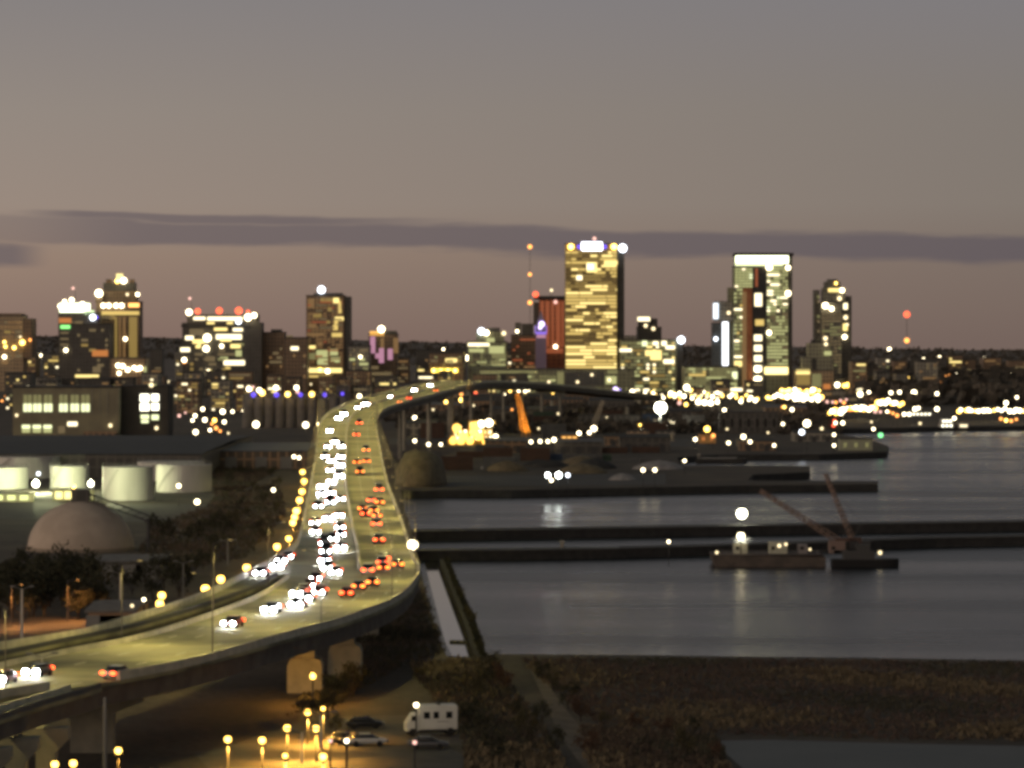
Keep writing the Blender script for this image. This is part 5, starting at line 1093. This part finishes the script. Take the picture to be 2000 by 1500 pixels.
for x, y, r, l in ((677, 1447, 5, 'tiny white lamp between the parked cars'), (813, 1377, 8, 'round white lamp at the nose of the white box truck'), (810, 1450, 7, 'pinkish white lamp in front of the box truck'), (645, 1447, 6, 'faint pink lamp at the edge of the orange lot')):
    special(x, y, r, 'p' if 'pink' in l else 'w', 3 if y > 1400 else 4, l, 'yard_lamp', k=.6)
# shielded orange lamps over the lane behind the trees
for x, y, h, s in ((132, 1214, 7, 'right-hand'), (22, 1226, 7, 'left-hand')):
    p = G(x, y, 2.5); o = tag(link('street_lamp', None, None, p), f'{s} shielded street lamp over the orange lit lane by the dark trees', 'street lamp')
    m = MB(); m.tube((0, 0, -.2), (0, 0, h), .1, .07); m.tube((0, 0, h-.1), (1.6, 0, h+.2), .05); m.obj('pole', M_GIRD, o); m = MB(); m.rings([[(q_, -w_, h+.12), (q_, w_, h+.12), (q_, w_*.7, h+.3), (q_, -w_*.7, h+.3)] for q_, w_ in ((1.3, .1), (1.6, .2), (2.1, .15))]); m.obj('lamp_head', M_GIRD, o)
    m = MB(); m.box(1.5, 1.95, -.12, .12, h+.1, h+.115); m.obj('lens', emit('orange_lens', (1, .4, .08, 1), 10), o)
    l = bpy.data.lights.new('lamp_light', 'SPOT'); l.energy = 9000; l.color = (1, .40, .10); l.spot_size = math.radians(150); l.spot_blend = .4; l.shadow_soft_size = .3; link('lamp_light', l, o, (1.7, 0, h))
special(269, 1206, 6, 'w', 3, 'flat white lamp at the edge of the exit ramp below the amber pair', 'yard_lamp')
# tall plain poles
def pole(x, yt, yb, label, z=2.5, r=.16, m=M_POLE, head=True, d=None):
    p = G(x, yb, z) if d is None else Vector((xw(x, d), d, z)); t = zy(yt, p.y); o = tag(link('light_pole', None, None, (p.x, p.y, p.z)), label, 'pole')
    a = MB(); a.tube((0, 0, -.3), (0, 0, t-z), r*1.3, r*.8); a.obj('pole', m, o)
    if head:
        for s in (-1, 1): a = MB(); a.tube((0, 0, t-z-.1), (s*1.3, 0, t-z+.35), .06); a.box(min(s*1.2, s*1.9), max(s*1.2, s*1.9), -.18, .18, t-z+.3, t-z+.5); a.obj('lamp_head', M_STEEL, o)
pole(43, 1150, 1254, 'pale twin-armed light pole in front of the dark trees', r=.2); pole(236, 1120, 1217, 'pale light pole standing beside the pale-roofed shed', r=.2); pole(358, 1100, 1168, 'dim grey pole between the shed and the service road', r=.16, m=M_STEEL); pole(445, 1058, 1104, 'dim grey pole above the bend of the service road', r=.16, m=M_STEEL)
pole(205, 1362, 1580, 'thick dark grey pole standing in front of the bridge girder', r=.2, m=mat('grey_pole', rgb(.20, .19, .17)), head=False); pole(590, 1430, 1492, 'bright yellow lit pole in the orange lot', r=.18); pole(627, 1396, 1462, 'tall yellow lit pole at the edge of the orange lot', r=.18); pole(82, 1282, 1379, 'pale pole rising through the gap between bridge and entry ramp', z=11, d=430, r=.1)

# ------------------------------------------------------------------ traffic
def ring(x, w, z0, z1, k=.16):
    return [(x, -w, z0+k), (x, -w+k, z0), (x, w-k, z0), (x, w, z0+k), (x, w, z1-k), (x, w-k, z1), (x, -w+k, z1), (x, -w, z1-k)]
CARM = {}
def car_meshes(kind):
    if kind in CARM: return CARM[kind]
    L_, W_, hb, ht = {'sedan': (4.7, .92, .95, 1.45), 'suv': (4.8, .96, 1.1, 1.8), 'van': (5.6, 1.0, 1.25, 2.3)}[kind]
    b = MB(); b.rings([ring(x, w, z0, z1) for x, w, z0, z1 in ((-L_/2, W_*.86, .42, hb*.86), (-L_/2+.25, W_*.97, .3, hb), (-.6, W_, .28, hb), (.9, W_, .28, hb), (L_/2-.5, W_*.97, .3, hb*.9), (L_/2, W_*.82, .42, hb*.72))])
    c = MB(); r0 = {'sedan': (-1.9, -1.1, .35, 1.25), 'suv': (-2.3, -2.0, .5, 1.3), 'van': (-2.7, -2.55, 1.3, 2.0)}[kind]
    c.rings([ring(x, w, hb-.1, z, .07) for x, w, z in ((r0[0], W_*.86, hb+.02), (r0[1], W_*.78, ht-.03), (r0[2], W_*.78, ht-.03), (r0[3], W_*.84, hb+.02))])
    t = MB(); t.rings([ring(x, W_*.74, ht-.08, ht, .03) for x in (r0[1]+.1, r0[2]-.05)])
    w = MB(); w.tube((0, -.11, 0), (0, .11, 0), .33, n=14)
    for vi, vr in enumerate((.22, .30, .40)):
        hq = MB(); hq.ball((0, 0, 0), vr, sq=(.5, 1, .85)); CARM.setdefault(('hv', kind), []).append(hq)
    hl = MB(); hl.ball((0, 0, 0), .34, sq=(.5, 1, .85)); tl = MB(); tl.ball((0, 0, 0), .33, sq=(.4, 1.15, .7))
    CARM[kind] = dict(L=L_, W=W_, hb=hb, body=b.mesh('body', M_BLACK, True), glass=c.mesh('window_glass', mat('car_glass', rgb(.012, .014, .016), rough=.15), True), roof=t.mesh('roof', M_BLACK),
                      wheel=w.mesh('wheel', M_BLACK), head=hl.mesh('headlight', emit('headlight', (.95, .97, 1, 1), 110), True), tail=tl.mesh('taillight', emit('taillight', (1, .085, .02, 1), 8), True), tail2=None)
    hs = MB(); hs.ball((0, 0, 0), .13, sq=(.5, 1, .8)); CARM[kind]['headfar'] = hs.mesh('headlight', MATS['headlight'], True)
    CARM[kind]['heads'] = [q.mesh('headlight', MATS['headlight'], True) for q in CARM[('hv', kind)]]
    CARM[kind]['amber'] = tl.mesh('taillight', emit('taillight_amber', (1, .20, .03, 1), 5.5), True)
    return CARM[kind]
rhl = random.Random(5)
PAINT = [mat('car_paint_'+n, rgb(*c), rough=.3) for n, c in (('black', (.012, .012, .013)), ('grey', (.08, .08, .085)), ('silver', (.28, .28, .28)), ('white', (.5, .5, .48)), ('red', (.16, .015, .012)), ('blue', (.02, .035, .09)))]
def make_car(p, heading, slope, kind, paint, near, tail='tail', heads=True):
    m = dict(car_meshes(kind)); m['head'] = rhl.choice(m['heads']); o = link('car', None, None, p); o.rotation_euler = (0, -slope, heading)
    def part(n, me, loc=(0, 0, 0), pt=False):
        q = link(n, me, o, loc)
        if pt: q.material_slots[0].link = 'OBJECT'; q.material_slots[0].material = paint
    part('body', m['body'], pt=True); part('window_glass', m['glass']); part('roof', m['roof'], pt=True)
    if near:
        for sx in (-.3, .29):
            for sy in (-1, 1): part('wheel', m['wheel'], (sx*m['L'], sy*(m['W']-.1), .33))
    for sy in (-1, 1):
        part('headlight', m['head'] if heads else m['headfar'], (m['L']/2-(.02 if heads else -.02), sy*m['W']*.68, m['hb']*(.66 if heads else .55))); part('taillight', m[tail], (-m['L']/2+.0, sy*m['W']*.72, m['hb']*.78))
    return o
south = [(8, 1322), (75, 1308), (455, 1214), (532, 1187), (582, 1160), (593, 1150), (618, 1127), (624, 1154), (656, 1115), (583, 1178), (635, 1093), (636, 1076), (634, 1061), (665, 1068), (665, 1042), (616, 1037), (615, 1020), (641, 1011), (664, 1028), (662, 1005), (622, 988), (645, 981), (665, 973), (646, 961), (629, 949), (666, 930), (647, 940), (645, 917), (667, 908), (647, 899), (667, 891), (635, 892), (640, 872), (654, 864), (667, 872), (644, 841), (662, 816), (672, 809), (712, 796), (719, 789), (736, 790), (767, 775), (810, 762), (841, 752), (606, 1140), (600, 1166), (640, 1108), (650, 1052), (628, 965)]
north = [(702, 827), (696, 849), (715, 880), (697, 902), (716, 901), (703, 922), (740, 957), (741, 981), (725, 976), (708, 992), (730, 996), (736, 1006), (714, 1003), (735, 1023), (740, 1054), (750, 1090), (718, 1113), (747, 1098), (746, 1112), (775, 1103), (728, 1138), (702, 1143), (680, 1156), (279, 1312), (800, 778), (782, 785), (852, 763)]
cars = []
def lane_of(x, d, s):
    a, b_ = (XL(d), XM(d)) if s else (XM(d), XR(d)); f = (x-a)/(b_-a); return min(2, max(0, int(f*3))), f
for s, lst in ((True, south), (False, north)):
    for x, y in lst:
        d = D(x, y, .7); X = xw(x, d); a, b_ = (XL(d), XM(d)) if s else (XM(d), XR(d))
        X = min(max(X, a+1.6), b_-1.5) if b_-a > 4 else (a+b_)/2
        cars.append([s, X, d])
cars.sort(key=lambda c: c[2]); rc = random.Random(11); cnt = {}
placed = []
for s, X, d in cars:
    while any(abs(X-x2) < 2.2 and abs(d-d2) < 6.5 for x2, d2 in placed): d += 3
    placed.append((X, d))
    t = (X-XL(d))/(XR(d)-XL(d)); xf = lambda q: XL(q)+(XR(q)-XL(q))*t
    sx = (xf(d+2)-xf(d-2))/4; sz = (zdeck(d+2)-zdeck(d-2))/4; ang = math.atan2(1, sx); slope = math.atan(sz)
    if s: ang += math.pi; slope = -slope
    l, _ = lane_of(X, d, s); kind = rc.choice(['sedan', 'sedan', 'suv', 'suv', 'van']); kind = 'sedan' if d < 560 else kind
    o = make_car((X, d, zdeck(d)+.014), ang, slope, kind, rc.choice(PAINT), d < 1000, 'amber' if (not s and rc.random() < .5) else 'tail', s)
    ln = (('outer', 'middle', 'median-side') if s else ('median-side', 'middle', 'outer'))[l]; k = (s, l); cnt[k] = cnt.get(k, 0)+1
    tag(o, f'{"oncoming car with white headlights" if s else "departing car with red tail lights"} in the {ln} lane, {nth(cnt[k])} from the near end', 'car', 'oncoming cars on the bridge' if s else 'departing cars on the bridge')
# exit ramp cars
for i, (x, y) in enumerate(((512, 1117), (528, 1104), (543, 1093), (520, 1098))):
    d = D(x, y, .7); xl, xr = smooth_interp(d, R_LEFT), smooth_interp(d, R_RIGHT); f_ = lambda q: (smooth_interp(q, R_LEFT)+smooth_interp(q, R_RIGHT))/2
    if i == 3: d += 16
    X = f_(d)+.4*(i % 2); sx = (f_(d+2)-f_(d-2))/4
    tag(make_car((X, d, zdeck(d)+.012), math.atan2(1, sx)+math.pi, 0, 'sedan', PAINT[i], True), f'car with white headlights on the exit ramp, {nth(i+1)} of its queue', 'car', 'oncoming cars on the exit ramp')
# parked cars in the yard and the white box truck
def parked(x, y, paint, ang, label):
    p = G(x, y, 2.51); m = car_meshes('sedan'); o = make_car(p, ang, 0, 'sedan', paint, True)
    for c in list(o.children):
        if c.name.startswith(('headlight', 'taillight')):
            c.material_slots[0].link = 'OBJECT'; c.material_slots[0].material = mat('lamp_off', rgb(.2, .2, .2), rough=.2)
    tag(o, label, 'car', 'cars parked in the gravel yard')
parked(712, 1422, PAINT[0], .1, 'black car parked in the gravel yard behind the white one'); parked(718, 1456, PAINT[3], .1, 'white car parked near the tiny white lamp'); parked(668, 1452, PAINT[0], 1.3, 'dark car parked at the edge of the trees by the lot'); parked(836, 1462, PAINT[1], .05, 'grey car parked in front of the white box truck')
pt = G(848, 1436, 2.51); o = tag(link('box_truck', None, None, pt, math.radians(12)), 'white box truck with dark windows parked facing the round lamp', 'truck'); mark(850, 1400, 'the white box truck')
M_TW = mat('truck_white', rgb(.62, .62, .57), rgb(.52, .52, .48), scale=.5, rough=.5)
m = MB(); m.rings([ring(x, 1.15, .75, z, .12) for x, z in ((-2.0, 3.55), (-1.9, 3.75), (2.55, 3.75), (2.65, 3.6))]); m.obj('cargo_box', M_TW, o)
m = MB(); m.rings([ring(x, w, .6, z, .12) for x, w, z in ((-3.55, .95, 1.6), (-3.35, 1.05, 1.9), (-2.75, 1.08, 2.75), (-2.05, 1.08, 2.8))]); m.obj('cab', M_TW, o)
m = MB()
for x0, x1 in ((-1.5, -.75), (-.3, .35), (1.25, 2.0)): m.box(x0, x1, -1.2, -1.14, 2.15, 2.95)
m.box(-3.0, -2.3, -1.12, -1.05, 1.9, 2.5); m.obj('window', mat('car_glass', rgb(.012, .014, .016)), o)
m = MB(); m.box(.15, 1.6, -1.165, -1.13, 1.72, 1.8); m.obj('trim_strip', M_STEEL, o)
m = MB(); m.box(.3, .55, -1.16, 1.16, 3.76, 3.95); m.obj('roof_vent', M_DARKSTEEL, o)
for x in (-2.8, 1.8):
    for y in (-1, 1): w = MB(); w.tube((x, y*1.02-.14, .5), (x, y*1.02+.14, .5), .5, n=16); w.obj('wheel', M_BLACK, o)
m = MB(); m.box(-3.5, 2.6, -.9, .9, .45, .74); m.obj('chassis', M_BLACK, o)

# ------------------------------------------------------------------ trees, brush, woods
def leafmat(name, cs, scale):
    m = mat(name, cs[0], cs[1], scale=scale, rough=1); return m
M_LEAF = [leafmat('dark_leaves', (rgb(.020, .022, .012), rgb(.045, .044, .022)), .5), leafmat('olive_leaves', (rgb(.045, .040, .018), rgb(.075, .065, .03)), .4), leafmat('russet_leaves', (rgb(.06, .032, .02), rgb(.085, .05, .03)), .4)]
M_BARK = mat('bark', rgb(.045, .035, .025), rgb(.028, .022, .016), scale=2)
TM = []
def tree_meshes(seed):
    rr = random.Random(seed); t = MB(); tops = []
    t.tube((0, 0, -.3), (.15, .05, 1.7), .24, .17, 7); base = Vector((.15, .05, 1.5))
    for k in range(7):
        a = k*2.4+rr.random(); e = base+Vector((math.cos(a)*rr.uniform(1, 2.3), math.sin(a)*rr.uniform(1, 2.3), rr.uniform(.3, 4.0))); s0 = base-Vector((0, 0, rr.uniform(0, 1)))
        t.tube(s0, e, .10, .04, 5); tops.append(e)
        for _ in range(2):
            f_ = e+Vector((rr.uniform(-1.1, 1.1), rr.uniform(-1.1, 1.1), rr.uniform(.2, 1.4))); t.tube(e, f_, .04, .015, 4); tops.append(f_)
    c = MB()
    for p in tops:
        for _ in range(26):
            q = p+Vector((rr.gauss(0, .5), rr.gauss(0, .5), rr.gauss(0, .42))); s = rr.uniform(.16, .34); u = Vector((rr.gauss(0, 1), rr.gauss(0, 1), rr.gauss(0, 1))).normalized(); v = u.orthogonal().normalized()*s; u = u.cross(v).normalized()*s*.7
            c.quad(q-v, q-u, q+v, q+u)
    return t.mesh('trunk', M_BARK), [c.mesh('crown', m) for m in M_LEAF]
TM = [tree_meshes(s) for s in (1, 2, 3, 4)]
rt = random.Random(77)
def tree(x, y, s, kind, desc='tree', group='trees on the dark shore', z=2.5):
    p = G(x, y, z); t, c = TM[rt.randrange(4)]; o = link('tree', None, None, (p.x, p.y, z), rt.random()*6.3, (s, s, s*rt.uniform(.85, 1.15))); link('trunk', t, o); link('crown', c[kind], o)
    later(o, x, y-3*s*F/p.y, ['dark', 'olive', 'russet'][kind]+' '+desc, 'tree', group)
mark(60, 1150, 'the dark wooded bank'); mark(300, 1130, 'the dark yard below the tanks'); mark(980, 1330, 'the dirt tracks'); mark(760, 1340, 'the dark slope beside the bridge columns'); mark(500, 1010, 'the scrub by the amber lane')
for i in range(26): tree(-20+i*8.2+rt.uniform(-6, 6), 1196+rt.uniform(-38, 24), rt.uniform(.9, 1.4), 0)
for i in range(14): tree(-14+i*10+rt.uniform(-6, 6), 1140+rt.uniform(-8, 20), rt.uniform(.6, .9), 0)
for x, y in ((235, 1150), (260, 1162), (285, 1145), (318, 1148), (340, 1140), (372, 1135), (395, 1112), (300, 1172), (350, 1165), (420, 1095), (385, 1060), (410, 1045), (440, 1050), (330, 1055), (300, 1048)): tree(x+rt.uniform(-5, 5), y, rt.uniform(.6, 1.0), 0)
for x, y in ((455, 1030), (480, 1012), (505, 1038), (470, 990), (515, 985), (540, 1000), (495, 960), (440, 975), (520, 1060), (530, 930), (470, 925), (430, 1020), (545, 950), (450, 945)): tree(x, y, rt.uniform(.4, .65), 0 if rt.random() < .7 else 1)
for x, y in ((640, 1405), (655, 1430), (650, 1392), (700, 1335), (820, 1335), (690, 1360), (925, 1375), (915, 1420), (940, 1450), (955, 1340), (965, 1490)): tree(x, y, rt.uniform(.35, .75), rt.choice([0, 1, 1]))
for x, y in ((1060, 1330), (1080, 1350), (1110, 1385), (1135, 1410), (1180, 1420), (1090, 1470), (1020, 1450), (1005, 1400), (985, 1350), (1240, 1430), (1300, 1440), (1355, 1436), (1340, 1480), (1400, 1490), (1150, 1490), (1060, 1410)): tree(x, y, rt.uniform(.3, .6), rt.choice([0, 1, 2, 2]))
# brush over the near flats
def tufts(name, px, n, mats, s0, s1, seed, z=2.5, kind='stuff', clump=True, faces=5):
    rr = random.Random(seed); vs = [G(x, y, z) for x, y in px]; tri = tessellate_polygon([[Vector((v.x, v.y, 0)) for v in vs]]); T_ = [(vs[a], vs[b_], vs[c]) for a, b_, c in tri]; ar = [((b_-a).cross(c-a)).length for a, b_, c in T_]; m = MB()
    for _ in range(n):
        a, b_, c = rr.choices(T_, ar)[0]; r1, r2 = math.sqrt(rr.random()), rr.random(); p = a*(1-r1)+b_*r1*(1-r2)+c*r1*r2
        k = math.sin(p.x*.13+2*math.sin(p.y*.05))+math.sin(p.y*.11+p.x*.04)+rr.gauss(0, .5); mi = min(len(mats)-1, max(0, int((k+2.2)/4.4*len(mats))))
        s = rr.uniform(s0, s1)*(1.5 if k > 1 else 1)
        for _ in range(faces):
            q = p+Vector((rr.gauss(0, s*.35), rr.gauss(0, s*.35), rr.uniform(0, s*.7))); w = s*rr.uniform(.15, .4); an = rr.random()*3.14; u = Vector((math.cos(an)*w, math.sin(an)*w, 0)); t = Vector((rr.gauss(0, .25)*s, rr.gauss(0, .25)*s, s*rr.uniform(.4, .8)))
            m.quad(q-u, q+u, q+u*.5+t, q-u*.5+t, mi)
    return tag(m.obj(name, mats), kind=kind)
BR = [mat('brush_'+n, rgb(*a), rgb(*b_), scale=.15, rough=1) for n, a, b_ in (('dark_green', (.046, .044, .030), (.07, .064, .042)), ('brown', (.075, .056, .042), (.105, .08, .058)), ('ochre', (.115, .09, .055), (.15, .12, .075)), ('wine', (.075, .054, .046), (.10, .072, .06)))]
tufts('brush', [(1015, 1288), (1300, 1288), (2080, 1296), (2080, 1450), (1750, 1446), (1420, 1436), (1180, 1425), (1080, 1350)], 11000, [BR[0], BR[3], BR[1], BR[2]], .18, .5, 8)
tufts('brush', [(800, 1300), (905, 1293), (960, 1288), (1060, 1420), (1130, 1540), (920, 1540), (900, 1440)], 3500, [BR[0], BR[1], BR[0], BR[2]], .25, .6, 9)
tufts('brush', [(1130, 1420), (1400, 1440), (1440, 1540), (1170, 1540)], 2500, [BR[0], BR[1], BR[2]], .25, .6, 10)
tufts('brush', [(700, 1235), (830, 1150), (870, 1275), (790, 1300), (640, 1385), (560, 1400)], 2600, [BR[0], BR[1], BR[0]], .2, .55, 12)
tufts('brush', [(300, 1030), (540, 940), (560, 1010), (480, 1090), (330, 1120), (250, 1120)], 3500, [BR[0], BR[1], BR[0], BR[1]], .35, .8, 13)
tufts('brush', [(410, 1000), (570, 900), (540, 890), (400, 900), (420, 960)], 2500, [BR[0], BR[1]], .4, .9, 15)
tufts('ivy', [(951, 1283), (927, 1212), (904, 1160), (875, 1092), (867, 1092), (894, 1160), (916, 1212), (938, 1283)], 1100, [M_LEAF[0], M_LEAF[0], M_LEAF[1]], .2, .5, 16, z=1.6)
# far wooded shore and ridge as one mass
rr = random.Random(31); m = MB()
def blob(X, d, z, s):
    for _ in range(5):
        q = Vector((X+rr.gauss(0, s*.5), d+rr.gauss(0, s*.4), z+rr.uniform(0, s))); u = Vector((rr.gauss(0, 1), rr.gauss(0, 1), rr.gauss(0, 1))).normalized(); v = u.orthogonal()*s*rr.uniform(.3, .7); u = u.cross(v).normalized()*s*rr.uniform(.3, .6); m.quad(q-v, q-u, q+v, q+u)
for i in range(1500):
    d = rr.uniform(2350, 5200); x = rr.uniform(1700, 2120)-(60 if d > 3500 else 0); X = xw(x, d); z = tz(X, d)
    if HY+(H-z)/d*F < 795+(x < 1760)*-20: blob(X, d, z, rr.uniform(5, 12))
for i in range(2600):
    d = rr.uniform(5200, 8600); X = xw(rr.uniform(-60, 2060), d); blob(X, d, tz(X, d), rr.uniform(3, 7))
tag(m.obj('woods', mat('woods_foliage', rgb(.050, .045, .036), rgb(.085, .074, .06), scale=.02, rough=1)), kind='stuff')  # foliage tone raised too, for haze on the ridge
m = MB()
for i in range(2600):
    d = rr.uniform(1900, 3000); x = rr.uniform(1290, 1640); X = xw(x, d)
    if i % 2: x = rr.uniform(770, 1290); X = xw(x, d)
    if 785 < HY+(H-2.5)/d*F < 848 and not (1405 < x < 1525): blob(X, d, 2.5, rr.uniform(2.5, 5))
tag(m.obj('woods', MATS['woods_foliage']), kind='stuff')
# the 245 lamps that show largest are things of their own; the faint remainder is one object
QUEUE.sort(key=lambda t: -t[0])
for r, x, y, c, rr_, hh, base, group in QUEUE[:245]:
    later(link('street_lamp', lamp_parts(c, rr_, hh, False), None, base), x, y, LW[c]+' lamp', 'street lamp', group)
m = MB(); used = ['']
for r, x, y, c, rr_, hh, base, group in QUEUE[245:]:
    if c not in used: used.append(c)
    m.ball((base.x, base.y, base.z+hh), rr_, used.index(c)); m.tube((base.x, base.y, base.z-.3), (base.x, base.y, base.z+hh-rr_*.9), .1, .08, 5, 0)
tag(m.obj('distant_lamps', [M_DARKSTEEL]+[lampmat(c) for c in used[1:]], smooth=True), kind='stuff')
label_pending()
